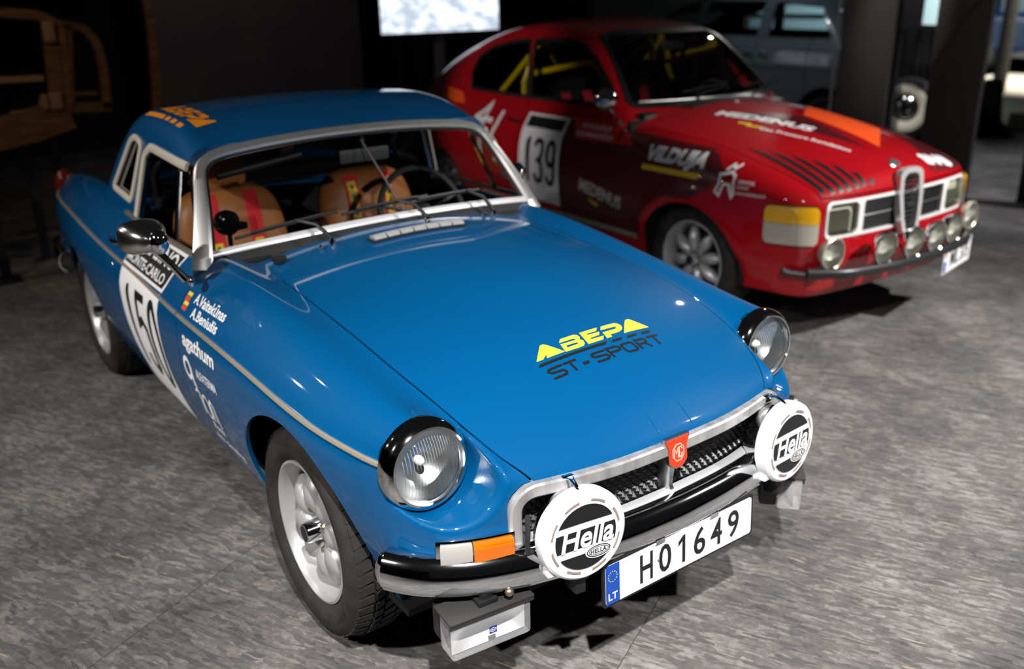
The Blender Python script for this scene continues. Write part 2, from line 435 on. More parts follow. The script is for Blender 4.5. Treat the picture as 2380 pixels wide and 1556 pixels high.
def flatfig(name, VF, org, U, Vd, m, parent, thick=0.0, label=None):
    """flat print or thin plate in the plane (U,V)"""
    V, Fc = VF; org, U, Vd = [np.array(a, float) for a in (org, U, Vd)]
    P = org+V[:, :1]*U+V[:, 1:]*Vd; n = np.cross(U, Vd); n /= np.linalg.norm(n)
    if thick:
        mb = MB(); 
        for f in Fc:
            A = [P[i]+n*thick for i in f]; B = [P[i] for i in f]; k = len(f)
            mb.add(A+B, [list(range(k)), list(range(2*k-1, k-1, -1))]+[[i, (i+1) % k, k+(i+1) % k, k+i][::-1] for i in range(k)])
        return mb.build(name, m, parent, label=label, smooth=False)
    return mesh_obj(name, P, Fc, m, parent, smooth=False, label=label)
# ============================================================ THE HALL: chipboard floor, dark walls
def osb():
    m = bpy.data.materials.new('painted_chipboard'); m.use_nodes = True; nt = m.node_tree; N = nt.nodes; L = nt.links; b = N['Principled BSDF']
    tc = N.new('ShaderNodeTexCoord'); oi = N.new('ShaderNodeObjectInfo'); ad = N.new('ShaderNodeVectorMath'); ad.operation = 'MULTIPLY_ADD'
    cx = N.new('ShaderNodeCombineXYZ')
    for i in range(3): L.new(oi.outputs['Random'], cx.inputs[i])
    ad.inputs[1].default_value = (37, 53, 11); L.new(cx.outputs[0], ad.inputs[0]); L.new(tc.outputs['Object'], ad.inputs[2])
    def wob(scale, amt):
        n = N.new('ShaderNodeTexNoise'); n.inputs['Scale'].default_value = scale; n.inputs['Detail'].default_value = 2; L.new(ad.outputs[0], n.inputs['Vector'])
        v = N.new('ShaderNodeVectorMath'); v.operation = 'MULTIPLY_ADD'; v.inputs[1].default_value = (amt, amt, 0); L.new(n.outputs['Color'], v.inputs[0]); L.new(ad.outputs[0], v.inputs[2]); return v
    w0 = wob(9.0, .035); cur = None
    for k, (ang, sx, sy, off) in enumerate([(.1, 11, 52, 0), (.75, 13, 64, 7), (1.4, 10, 50, 13), (2.0, 15, 76, 21), (2.7, 18, 84, 31), (1.05, 22, 90, 43)]):
        mp = N.new('ShaderNodeMapping'); mp.inputs['Rotation'].default_value = (0, 0, ang); mp.inputs['Scale'].default_value = (sx, sy, 1); mp.inputs['Location'].default_value = (off, off*1.3, 0); L.new(w0.outputs[0], mp.inputs[0])
        vo = N.new('ShaderNodeTexVoronoi'); vo.inputs['Scale'].default_value = 1.0; vo.inputs['Randomness'].default_value = 1; L.new(mp.outputs[0], vo.inputs['Vector'])
        sp = N.new('ShaderNodeSeparateColor'); L.new(vo.outputs['Color'], sp.inputs[0])
        if cur is None: cur = sp.outputs[0]
        else:
            st = N.new('ShaderNodeMath'); st.operation = 'GREATER_THAN'; st.inputs[1].default_value = .60; L.new(sp.outputs[1], st.inputs[0])
            mx = N.new('ShaderNodeMix'); L.new(st.outputs[0], mx.inputs[0]); L.new(cur, mx.inputs[2]); L.new(sp.outputs[0], mx.inputs[3]); cur = mx.outputs[0]
    big = N.new('ShaderNodeTexNoise'); big.inputs['Scale'].default_value = 2.2; big.inputs['Detail'].default_value = 6; big.inputs['Roughness'].default_value = .65; gp = N.new('ShaderNodeNewGeometry'); L.new(gp.outputs['Position'], big.inputs['Vector'])
    fine = N.new('ShaderNodeTexNoise'); fine.inputs['Scale'].default_value = 55; fine.inputs['Detail'].default_value = 5; fine.inputs['Roughness'].default_value = .7; L.new(ad.outputs[0], fine.inputs['Vector'])
    def comb(a, fa, b_, fb):
        m1 = N.new('ShaderNodeMath'); m1.operation = 'MULTIPLY'; L.new(a, m1.inputs[0]); m1.inputs[1].default_value = fa
        m2 = N.new('ShaderNodeMath'); m2.operation = 'MULTIPLY_ADD'; L.new(b_, m2.inputs[0]); m2.inputs[1].default_value = fb; L.new(m1.outputs[0], m2.inputs[2]); return m2.outputs[0]
    v = comb(cur, .27, big.outputs['Fac'], .78); v = comb(v, 1.0, fine.outputs['Fac'], .45)
    cr = N.new('ShaderNodeValToRGB'); E = cr.color_ramp; E.elements[0].position = .42; E.elements[0].color = (.030, .029, .030, 1); E.elements[1].position = 1.05; E.elements[1].color = (.24, .227, .214, 1)
    e = E.elements.new(.78); e.color = (.112, .106, .102, 1); L.new(v, cr.inputs[0])
    # bare wood splinters
    mp = N.new('ShaderNodeMapping'); mp.inputs['Rotation'].default_value = (0, 0, .35); mp.inputs['Scale'].default_value = (9, 170, 1); L.new(w0.outputs[0], mp.inputs[0])
    vs = N.new('ShaderNodeTexVoronoi'); vs.inputs['Scale'].default_value = 1.0; L.new(mp.outputs[0], vs.inputs['Vector']); ss = N.new('ShaderNodeSeparateColor'); L.new(vs.outputs['Color'], ss.inputs[0])
    g1 = N.new('ShaderNodeMath'); g1.operation = 'GREATER_THAN'; g1.inputs[1].default_value = .990; L.new(ss.outputs[0], g1.inputs[0])
    g2 = N.new('ShaderNodeMath'); g2.operation = 'LESS_THAN'; g2.inputs[1].default_value = .30; L.new(vs.outputs['Distance'], g2.inputs[0])
    g3 = N.new('ShaderNodeMath'); g3.operation = 'MULTIPLY'; L.new(g1.outputs[0], g3.inputs[0]); L.new(g2.outputs[0], g3.inputs[1])
    mx = N.new('ShaderNodeMix'); mx.data_type = 'RGBA'; L.new(g3.outputs[0], mx.inputs[0]); L.new(cr.outputs[0], mx.inputs[6]); mx.inputs[7].default_value = (.42, .33, .22, 1)
    L.new(mx.outputs[2], b.inputs['Base Color'])
    rr = N.new('ShaderNodeMapRange'); rr.inputs['To Min'].default_value = .42; rr.inputs['To Max'].default_value = .7; L.new(v, rr.inputs[0]); L.new(rr.outputs[0], b.inputs['Roughness'])
    bp = N.new('ShaderNodeBump'); bp.inputs['Strength'].default_value = .25; bp.inputs['Distance'].default_value = .004; L.new(v, bp.inputs['Height']); L.new(bp.outputs[0], b.inputs['Normal'])
    return m
OSB = osb()
floor = mesh_obj('floor', [(-22, -12, -.019), (9, -12, -.019), (9, 24, -.019), (-22, 24, -.019)], [(0, 1, 2, 3)], mat('subfloor_dark', (.006, .006, .006), .9), smooth=False)
tag(floor, kind='structure')
def floor_boards():
    a = np.array([-.4376, .899]); b = np.array([.899, .4376]); ang = math.atan2(b[1], b[0]); o = np.array([-.35, -.977])
    mb = MB(); mb.box((0, 0, -.009), (1.25-.0025, 2.5-.0025, .018)); proto = None
    for i in range(-16, 14):
        for j in range(-9, 11):
            c = o+b*(i+.5)*1.25+a*((j+.5)*2.5+(.95 if i % 2 else -.30))
            if not (-13 < c[0] < 4.2 and -4.5 < c[1] < 17): continue
            d = c-np.array([2.03, -1.47]); f = np.array([math.cos(CY), math.sin(CY)]); fw = d @ f; lt = abs(d[0]*f[1]-d[1]*f[0])
            if fw < -2.5 or lt > fw*.8+4.5: continue
            if proto is None: proto = mb.build('floor_board', OSB, floor, smooth=False); q = proto
            else: q = proto.copy(); COL.objects.link(q); q.parent = floor
            q.location = (c[0], c[1], 0); q.rotation_euler = (0, 0, ang)
floor_boards()
wallm = noise_col(mat('dark_wall', (.02, .019, .019), .9), (.016, .0155, .016), (.026, .024, .024), 1.5)
def wall(name, p, q, h=4.2, t=.1, m=wallm, z0=0):
    p, q = np.array(p, float), np.array(q, float); d = q-p; L_ = np.linalg.norm(d); mb = MB(); mb.box((L_/2, 0, z0+h/2), (L_, t, h))
    o = mb.build(name, m, None, smooth=False); o.location = (p[0], p[1], 0); o.rotation_euler = (0, 0, math.atan2(d[1], d[0])); return tag(o, kind='structure')
# ============================================================ BLUE ROADSTER (its frame is the world frame: x forward from front axle, y left)
PI = math.pi
blue = mat('blue_paint', (0.0, 0.072, 0.205), 0.45, coat=1.0, spec=0.08)
chrome = mat('chrome', (0.78, 0.79, 0.8), 0.06, 1.0)
blackp = mat('black_plastic', (0.012, 0.012, 0.013), 0.45)
rubber = mat('rubber', (0.018, 0.018, 0.018), 0.75)
black = mat('matt_black', (0.004, 0.004, 0.004), 0.9)
white = mat('white_vinyl', (0.85, 0.85, 0.86), 0.4)
inkb = mat('black_vinyl', (0.01, 0.01, 0.012), 0.4)
alu = mat('brushed_aluminium', (0.62, 0.62, 0.61), 0.32, 1.0)
cream = mat('cream_trim', (0.55, 0.5, 0.42), 0.45)

_W = Spl([(-3.2, .56), (-3.0, .66), (-2.7, .715), (-2.3, .745), (-1.6, .76), (-.8, .76), (-.3, .75), (0, .738), (.2, .722), (.35, .70), (.46, .685), (.55, .665), (.75, .60)])
_ZC = Spl([(-3.3, .72), (-3.0, .80), (-2.5, .85), (-1.8, .88), (-1, .915), (-.75, .925), (-.5, .918), (-.25, .90), (0, .875), (.2, .843), (.35, .805), (.45, .768), (.53, .728), (.59, .688), (.63, .655), (.655, .632), (.675, .60), (.72, .50)])
_CR = Spl([(-3.3, .62), (-3.1, .76), (-2.9, .845), (-2.6, .885), (-2.1, .90), (-1.5, .893), (-.72, .89), (-.5, .878), (-.26, .85), (-.05, .82), (.14, .795), (.32, .777), (.43, .77), (.55, .765)])
_XF = Spl([(0, .668), (.2, .66), (.39, .622), (.455, .605), (.55, .572), (.62, .53), (.67, .475), (.70, .42), (.74, .33), (.8, .2)])
HLY, HLZ = .577, .667
def F_mgb(x, y, z):
    ay = np.abs(y); W = _W(x)
    side = W-np.where(z > .64, .085*((z-.64)/.24)**2, .065*((.64-z)/.33)**2)
    zb = _ZC(x)-.055*(ay/.5)**2
    zw = _CR(x)-.075*((ay-.595)/.12)**2
    top = z-smax(zb, zw, .045)
    f = smax(ay-side, top*.8, .09)
    xf = _XF(ay)-np.where(z < .45, .35*(.45-z)**1.0*0.6, 0)-.06*np.maximum(z-.5, 0)
    fr = (x-xf)*.75
    f = smax(f, fr, .025+.05*sstep(.42, .6, ay))
    r = np.hypot(ay-HLY, z-HLZ); rc = .108+.05*np.maximum(x-.45, 0)
    cut = np.maximum((r-rc), .437-x)
    f = smax(f, -cut, .018)
    f = smax(f, (-3.13-x-.15*(z-.6))*.9, .10)
    return f
MG = surface(F_mgb, (-3.25, -.80, .22), (.72, .03, 1.0), .0105)
MG = clip(*MG, lambda P: P[:, 1])            # right half only (y<0)
AX_R, AX_F = -2.312, 0.0; WR = .305; RARCH = .34
def f_arch(P):
    a = np.minimum(np.hypot(P[:, 0]-AX_F, P[:, 2]-.305)-RARCH, np.hypot(P[:, 0]-AX_R, (P[:, 2]-.305)*1.06)-.335)
    return -np.where(np.abs(P[:, 1]) > .42, a, 1.0)
YSH = Spl([(-.6, .508), (-.5, .506), (0, .505), (.2, .50), (.33, .487), (.47, .462), (.56, .43), (.607, .395), (.66, .33)])
g = .0022
def f_bon(P):     # <0 inside bonnet
    x, y = P[:, 0], np.abs(P[:, 1]); rear = -.47+.09*(1-(y/.5)**2)*1.0
    return np.maximum.reduce([y-YSH(x), rear-x])
def f_lip(P): return P[:, 2]-(.629-.004*(np.abs(P[:, 1])/.4)**2)      # >0 above the lip
def inside(f, gap=g): return lambda P: f(P)+gap
def outside(f, gap=g): return lambda P: gap-f(P)
DX0, DX1 = -.735, -1.70
def f_doorfront(P): return P[:, 0]-(-.757-.06*sstep(.62, .35, P[:, 2]))
def f_door(P):
    x, z = P[:, 0], P[:, 2]
    return np.maximum.reduce([f_doorfront(P), (DX1+.0*z)-x, .29-z, .50-np.abs(P[:, 1])])
def f_cock(P):
    return polyd(P[:, 0], np.abs(P[:, 1]), [(-.80, -1), (-.80, .60), (-.86, .635), (-1.75, .635), (-1.85, .55), (-1.85, -1)])
def f_grille(P): return np.maximum(rrect(np.abs(P[:, 1]), P[:, 2], 0, .540, .462, .090, .055), .45-P[:, 0])
low = lambda P: np.where(P[:, 0] > .36, .41, .245)-P[:, 2]
mgb = tag(empty('sports_car', (0, 0, 0)), 'blue rally roadster with hardtop and number 150 on its door', 'car')
R_ = clips(MG, [f_arch, low])
bon = clips(R_, [inside(f_bon), lambda P: -f_lip(P)])
bonnet = shell('bonnet', mirror(bon), F_mgb, blue, mgb, .014, inner=black)
rest = clips(R_, [lambda P: -f_cock(P)])
notbon = lambda P: np.where(f_lip(P) > 0, g-f_bon(P), -1)
w_ = clips(rest, [lambda P: -np.maximum(np.hypot(np.abs(P[:, 1])-HLY, P[:, 2]-HLZ)-.098, .40-P[:, 0]), notbon, lambda P: np.where(np.abs(P[:, 1]) > .5, g-f_doorfront(P), -.80-P[:, 0]), lambda P: -f_grille(P)])
d_ = clips(rest, [inside(f_door)])
q_ = clips(rest, [outside(f_door), lambda P: np.where(np.abs(P[:, 1]) > .5, f_doorfront(P)+g, P[:, 0]+.80)])
PARTS = {}
for s_ in (0, 1):
    fl = flip if s_ else (lambda q: q)
    for nm, PT in (('front_wing', w_), ('door', d_), ('rear_wing', q_)):
        PARTS[nm, s_] = shell(nm, fl(PT), F_mgb, blue, mgb, .012, inner=black)
# wheel wells, floor pan, bulkheads (dark)
for s_ in (-1, 1):
    for ax in (AX_F, AX_R):
        m_ = MB(); m_.lathe([(.352, 0), (.352, .30), (.08, .30)], 28, Matrix.Translation((ax, s_*(.630 if ax == AX_F else .69), .305)) @ Matrix.Rotation(-s_*PI/2 if s_ < 0 else -PI/2, 4, 'Z'), a0=-.06, a1=PI+.06)
        m_.build('wheel_well', black, mgb)
m_ = MB(); m_.box((-1.25, 0, .25), (3.3, 1.24, .02)); m_.build('floor_pan', black, mgb, smooth=False)
m_ = MB(); m_.box((.50, 0, .40), (.02, .90, .30)); m_.build('radiator_panel', black, mgb, smooth=False)
m_ = MB(); m_.box((-.86, 0, .56), (.02, 1.34, .56)); m_.build('bulkhead', black, mgb, smooth=False)
m_ = MB(); m_.box((-1.80, 0, .55), (.02, 1.34, .58)); m_.build('rear_bulkhead', black, mgb, smooth=False)

# hardtop
_ZR = Spl([(-.80, 1.155), (-.95, 1.205), (-1.1, 1.243), (-1.3, 1.277), (-1.5, 1.287), (-1.68, 1.274), (-1.82, 1.225), (-1.95, 1.12), (-2.08, .98), (-2.2, .82)])
def F_top(x, y, z):
    ay = np.abs(y); xe = x-.115*(ay/.6)**2
    zt = _ZR(xe)-(.016+.02*sstep(-1.25, -.95, x))*(ay/.55)**2
    return smax(ay-(.583+.25*(1.154-z)), (z-zt)*.75, .062)
TP = surface(F_top, (-2.25, -.75, .86), (-.78, .03, 1.32), .011)
TP = clip(*TP, lambda P: P[:, 1])
DOORWIN = [(-.70, .80), (-.972, 1.135), (-1.385, 1.143), (-1.435, 1.115), (-1.455, .90), (-1.46, .80)]
QWIN = [(-1.503, 1.140), (-1.562, .950), (-1.785, .965), (-1.625, 1.142), (-1.575, 1.156)]
f_front = lambda P: P[:, 0]-(-.945-.028*(np.abs(P[:, 1])/.55)**2)
def f_dw(P): return np.where((np.abs(P[:, 1]) > .5) | (P[:, 2] < 1.05), polyd(P[:, 0], P[:, 2], DOORWIN, .012), 1)
def f_qw(P): return np.where(np.abs(P[:, 1]) > .46, polyd(P[:, 0], P[:, 2], QWIN, .018), 1)
f_rw = lambda P: np.maximum.reduce([rrect(P[:, 1], P[:, 2], 0, 1.03, .47, .10, .04), P[:, 0]+1.7])
top = clips(TP, [f_front, lambda P: .885-P[:, 2], lambda P: -f_dw(P), lambda P: -f_qw(P), lambda P: -f_rw(P)])
hardtop = shell('hardtop', mirror(top), F_top, blue, mgb, .022, inner=black)
# ------------------------------------------------------------ roadster parts
def ysurf(F, x, z, y0=.95, y1=.2, sg=-1):
    x = np.atleast_1d(np.asarray(x, float)); z = np.atleast_1d(np.asarray(z, float)); lo = np.full(x.shape, y1); hi = np.full(x.shape, y0)
    for _ in range(40):
        m = (lo+hi)/2; f = F(x, sg*m, z); hi = np.where(f > 0, m, hi); lo = np.where(f > 0, lo, m)
    return sg*hi
def zsurf(F, x, y, z0=1.6, z1=.3):
    x = np.atleast_1d(np.asarray(x, float)); y = np.atleast_1d(np.asarray(y, float)); lo = np.full(x.shape, z1); hi = np.full(x.shape, z0)
    for _ in range(40):
        m = (lo+hi)/2; f = F(x, y, m); hi = np.where(f > 0, m, hi); lo = np.where(f > 0, lo, m)
    return hi
def nrm(F, p): return normals(F, np.array([p], float))[0]
def dense(pts, n, closed=False):
    P = np.array(pts, float); P = np.vstack([P, P[:1]]) if closed else P
    d = np.r_[0, np.cumsum(np.linalg.norm(np.diff(P, axis=0), axis=1))]; t = np.linspace(0, d[-1], n, endpoint=not closed)
    return np.stack([np.interp(t, d, P[:, i]) for i in range(P.shape[1])], -1)
def smoothpts(P, it=2, closed=False):
    P = np.array(P, float)
    for _ in range(it):
        Q = P.copy()
        if closed: Q = (np.roll(P, 1, 0)+2*P+np.roll(P, -1, 0))/4
        else: Q[1:-1] = (P[:-2]+2*P[1:-1]+P[2:])/4
        P = Q
    return P
def band(P3, N3, w, t, mb, closed=False):
    """flat-ish rounded strip lying on a surface: path points, surface normals, width, thickness"""
    prof = [(-w/2, 0), (-w/2, t*.6), (-w*.25, t), (w*.25, t), (w/2, t*.6), (w/2, 0)]
    mb.sweep([tuple(p) for p in P3], prof, [tuple(n) for n in N3], closed=closed); return mb
def strip_on(F, xz, sg, w, t, mb, closed=False, off=0.0):
    xz = np.array(xz); y = ysurf(F, xz[:, 0], xz[:, 1], sg=sg); P = np.stack([xz[:, 0], y, xz[:, 1]], -1); N = normals(F, P)
    return band(P+N*off, N, w, t, mb, closed)
Ry = lambda a: Matrix.Rotation(a, 4, 'Y'); Rz = lambda a: Matrix.Rotation(a, 4, 'Z'); Rx = lambda a: Matrix.Rotation(a, 4, 'X')
Tr = lambda *p: Matrix.Translation(p)

# --- wheels (local +X = outward)
silver = noise_rough(mat('silver_wheel_paint', (0.46, 0.46, 0.47), 0.35, 0.5), 40, .3, .42)
tyrem = noise_col(mat('tyre_rubber', (0.03, 0.03, 0.03), 0.8, spec=.3), (0.014, .0135, .013), (.03, .029, .027), 14)
def make_wheel(parent, r=.305, rim=.196, w=.17, name='wheel', spokes=8, capm=None, dark_gap=False):
    k = r/.305; h = w/2
    m = MB(); m.lathe([(rim-.012, -.06), (rim-.004, -.062), (rim+.004, h-.012), (rim+.005, h-.004), (rim-.002, h-.002), (rim-.006, h-.006), (rim-.014, h-.016), (rim-.019, h-.05), (rim-.03, h-.065), (rim-.032, -.06), (rim-.012, -.06)], 56)
    wh = m.build(name, silver, parent)
    m = MB(); a = .5*(rim+r)
    sw = [(rim-.002, h-.018), (rim+.010, h-.004), (rim+.024, h+.006), (rim+.026, h+.0075), (rim+.045, h+.010), (a+.012, h+.009), (r-.03, h+.002), (r-.028, h-.001), (r-.016, h-.008), (r-.013, h-.016)]
    tr = [(r-.013, h-.03), (r-.013, -h+.03)]
    m.lathe(sw+tr+[(q[0], -q[1]) for q in reversed(sw)], 72); m.build('tyre', tyrem, wh)
    m = MB(); n = 54
    for i in range(n):
        q = 2*PI*i/n
        for row, (h0, h1, sk, da, rr) in enumerate([(h-.004, h-.040, .0, .72, r-.005), (h-.046, .018, .5, .7, r), (.012, -.020, .2, .7, r), (-.026, -h+.046, .6, .7, r), (-h+.040, -h+.004, .1, .72, r-.005)]):
            V = []
            for hh, e in ((h0, 0), (h1, .35)):
                for t in (-.5, .5):
                    ang = q+(t*da+sk+e)*2*PI/n; rt = rr if not (row in (0, 4) and hh in (h-.004, -h+.004)) else rr-.010
                    for rad in (r-.018, rt): V.append((hh, rad*math.cos(ang), rad*math.sin(ang)))
            m.add(V, [(0, 1, 3, 2), (4, 6, 7, 5), (1, 5, 7, 3), (0, 4, 5, 1), (2, 3, 7, 6)])
    tag(m.build('tread', tyrem, wh, smooth=False), kind='stuff')
    m = MB(); m.lathe([(.0, .046), (.05, .046), (.066, .038), (.085, .012), (rim-.025, -.005), (rim-.025, -.015), (0, -.015)], 40)
    m.build('wheel_disc', silver if not dark_gap else black, wh)
    if dark_gap:
        m = MB(); m.lathe([(.0, .046), (.05, .046), (.066, .038), (.072, .012), (0, .0)], 32); m.build('hub', silver, wh)
    sp = None
    for i in range(spokes):
        if sp is None:
            m = MB(); nn = 14; mm = 12; V = []; Fc = []
            for a_ in range(nn+1):
                s = a_/nn; rad = .042+(rim-.020-.042)*s
                wd = (.014+.029*math.sin(PI*min(1, s*1.02)**.9)**.8)*(1 if not dark_gap else .72); hc = .040-.006*s-.014*s*s; hb = .036*math.sin(PI*(s*.92+.04))**.8+.004
                for b_ in range(mm):
                    q = 2*PI*b_/mm; V.append((hc+hb*math.sin(q) if math.sin(q) > 0 else hc+.02*math.sin(q), wd*math.cos(q), rad))
            for a_ in range(nn):
                for b_ in range(mm): Fc.append((a_*mm+b_, a_*mm+(b_+1) % mm, (a_+1)*mm+(b_+1) % mm, (a_+1)*mm+b_))
            Fc += [tuple(range(mm)), tuple(nn*mm+j for j in range(mm))[::-1]]
            m.add(V, Fc); sp = m.build('spoke', silver, wh, angle=60)
            sp.rotation_euler = (.2, 0, 0)
        else:
            c = sp.copy(); COL.objects.link(c); c.parent = wh; c.rotation_euler = (.2+i*2*PI/spokes, 0, 0)
    brass = mat('worn_brass', (.45, .36, .22), .35, 1.0); ln = None
    for i in range(4):
        if ln is None:
            m = MB(); m.lathe([(0, .062), (.006, .062), (.010, .056), (.010, .040), (.013, .040)], 6, Tr(0, .057, 0)); ln = m.build('lug_nut', brass, wh, angle=20); ln.rotation_euler = (.55, 0, 0)
        else: c = ln.copy(); COL.objects.link(c); c.parent = wh; c.rotation_euler = (.55+i*PI/2, 0, 0)
    m = MB(); m.lathe([(.034, .042), (.031, .048), (.029, .087), (.026, .094), (.022, .095)], 28); cap = m.build('hub_cap', capm or chrome, wh)
    m = MB(); m.lathe([(.023, .0945), (0, .0955)], 24); m.build('cap_emblem', inkb, wh)
    return wh
WHEELS = []
for i, (ax, s_) in enumerate([(AX_F, -1), (AX_R, -1), (AX_F, 1), (AX_R, 1)]):
    if i == 0: w0 = make_wheel(mgb); w = w0
    else: w = copy_tree(w0, mgb)
    w.location = (ax, s_*.612, WR); w.rotation_euler = (0, 0, s_*PI/2); WHEELS.append(w)
# sidewall lettering on the front tyre
def arc_text(txt, r0, size, a0, h, mb, da):
    for i, c in enumerate(txt):
        if c == ' ': continue
        V, Fc = text2d(c, size, .1, .0005, .95, align='CENTER'); a = a0-i*da; ca, sa = math.cos(a), math.sin(a)
        mb.add([(h, (r0+v[1])*ca+v[0]*sa, (r0+v[1])*sa-v[0]*ca) for v in V], Fc)
for w in WHEELS[:2]:
    m_ = MB(); arc_text('Winter i cept RS2', .243, .022, -.55, .0962, m_, .062); m_.build('sidewall_lettering', mat('tyre_lettering', (.010, .010, .010), .4), w, smooth=False)

# --- headlamps
lensg = glass('headlamp_glass', (.93, .95, .95))
refl = mat('reflector', (.88, .89, .9), .32, 1.0)
def headlamp(y, parent):
    tilt = Tr(.448, y, HLZ) @ Ry(math.radians(-4))
    m = MB(); m.lathe([(.110, -.020), (.111, -.004), (.108, .010), (.102, .020), (.095, .026), (.090, .026), (.088, .020), (.086, .012), (.084, .008)], 56, tilt); rim = m.build('headlamp_rim', chrome, parent)
    m = MB(); pr = [(.086, .012), (.0855, .022), (.083, .028), (.07, .038), (.05, .046), (.025, .051), (.0, .053)]
    m.lathe(pr, 48, tilt); m.build('headlamp_lens', lensg, rim, angle=70)
    m = MB()
    for i in range(21):                                            # vertical flutes moulded in the lens
        yy = -.07+.007*i; hh = math.sqrt(max(.0, .080**2-yy**2)); pts = []
        for j in range(9):
            zz = -hh*.95+1.9*hh*j/8; rr = math.hypot(yy, zz); pts.append(tilt @ Vector((.0505-.026*(rr/.083)**2, yy, zz)))
        m.tube(pts, .0007, 4)
    m.build('lens_flutes', mat('flute_white', (.9, .9, .9), .3, alpha=.22), rim)
    m = MB(); m.lathe([(.085, .008), (.07, -.015), (.045, -.045), (.0, -.062)], 40, tilt); m.build('reflector_bowl', refl, rim)
    m = MB(); m.sphere((0, 0, 0), .012, 12, (1.6, 1, 1), tilt @ Tr(-.028, 0, 0)); m.build('bulb', mat('bulb_glass', (.9, .88, .8), .1), rim)
for s_ in (-1, 1): headlamp(s_*HLY, mgb)

# --- side trim strips (chrome, warm lamp reflections put into its colour) following the body side
m_trim = mat('warm_glint_trim', (.90, .76, .58), .24, .75)
for s_ in (-1, 1):
    zs = Spl([(.424, .683), (.29, .683), (.1, .691), (-.14, .708), (-.43, .722), (-.75, .729), (-1.17, .742), (-1.65, .747), (-2.35, .765), (-2.9, .76)])
    for seg in ((.424, -.750), (-.764, -1.692), (-1.708, -2.95)):
        x = np.linspace(*seg, 40); mb = MB(); strip_on(F_mgb, np.stack([x, zs(x)], -1), s_, .013, .009, mb); mb.build('side_trim', m_trim, mgb)

# --- front bumper
def bumper_path(z=.437):
    h = [(.452, -.694), (.480, -.680), (.525, -.642), (.570, -.585), (.61, -.505), (.648, -.39), (.668, -.27), (.682, -.13), (.686, 0)]
    h = smoothpts(dense(h, 26), 3); P = [(x, y, z) for x, y in h]; return P+[(x, -y, z) for x, y, z in P[-2::-1]]
prof = [(-.020, .050), (-.008, .0535), (.006, .050), (.020, .040), (.030, .022), (.0345, .0), (.031, -.022), (.020, -.040), (.006, -.050), (.004, -.047), (.016, -.036), (.027, -.02), (.030, 0), (.026, .02), (.016, .036), (.004, .044), (-.008, .0485), (-.020, .046)]
bchrome = mat('bumper_chrome', (.74, .76, .79), .07, 1.0)
m_ = MB(); m_.sweep(bumper_path(), prof, (0, 0, 1)); bump = m_.build('front_bumper', bchrome, mgb, angle=50)
for s_ in (-1, 1):                       # rounded end caps
    p = Vector((.454, s_*.690, .437)); m_ = MB(); m_.sphere((0, 0, 0), 1, 16, (.020, .032, .0525), Tr(*p) @ Rz(s_*.45)); m_.build('bumper_end', bchrome, bump)
for s_ in (-1, 1):
    m_ = MB(); m_.sphere((.640, s_*.49, .396), .011, 12); m_.build('bumper_bolt', mat('rusty_bolt', (.35, .27, .2), .4, .9), bump)
# rear bumper end
m_ = MB(); m_.sweep([(-2.55, -.742, .50), (-2.7, -.735, .50), (-2.9, -.70, .50), (-3.05, -.6, .50), (-3.15, -.4, .50), (-3.18, 0, .50), (-3.15, .4, .50), (-3.05, .6, .50), (-2.9, .70, .50), (-2.7, .735, .50), (-2.55, .742, .50)], [(-a, b) for a, b in prof], (0, 0, 1)); m_.build('rear_bumper', bchrome, mgb)
# tail lamps
for s_ in (-1, 1):
    m_ = MB(); m_.sphere((-3.02, s_*.60, .77), 1, 16, (.035, .05, .085)); m_.build('tail_lamp', mat('red_lens', (.22, .012, .006), .25, coat=.6), mgb)

# --- grille
def xg(y): return float(_XF(abs(y)))
def rr_path(cz, hy, hz, r, n=10, inset=0.0, dx=0.0):
    pts = []
    for (sy, sz, a0) in ((1, 1, 0), (-1, 1, PI/2), (-1, -1, PI), (1, -1, 3*PI/2)):
        for i in range(n+1):
            a = a0+PI/2*i/n; pts.append((sy*(hy-r)+r*math.cos(a), cz+sz*(hz-r)+r*math.sin(a)))
    out = dense(pts, 150, True); return [(xg(y)+dx, y, z) for y, z in out], [(1, 0, 0)]*150
P_, U_ = rr_path(.541, .444, .072, .05, dx=-.010)
P2 = []
galu = noise_col(noise_rough(mat('grille_aluminium', (.66, .66, .66), .3, .6), 60, .22, .45), (.36, .36, .37), (.66, .66, .66), 30, 6, (1, 1, .15))
m_ = MB(); m_.sweep(P_, [(-.017, -.012), (-.017, .010), (-.012, .014), (.012, .014), (.017, .010), (.017, -.012)], U_, closed=True); grille = m_.build('grille_surround', galu, mgb)
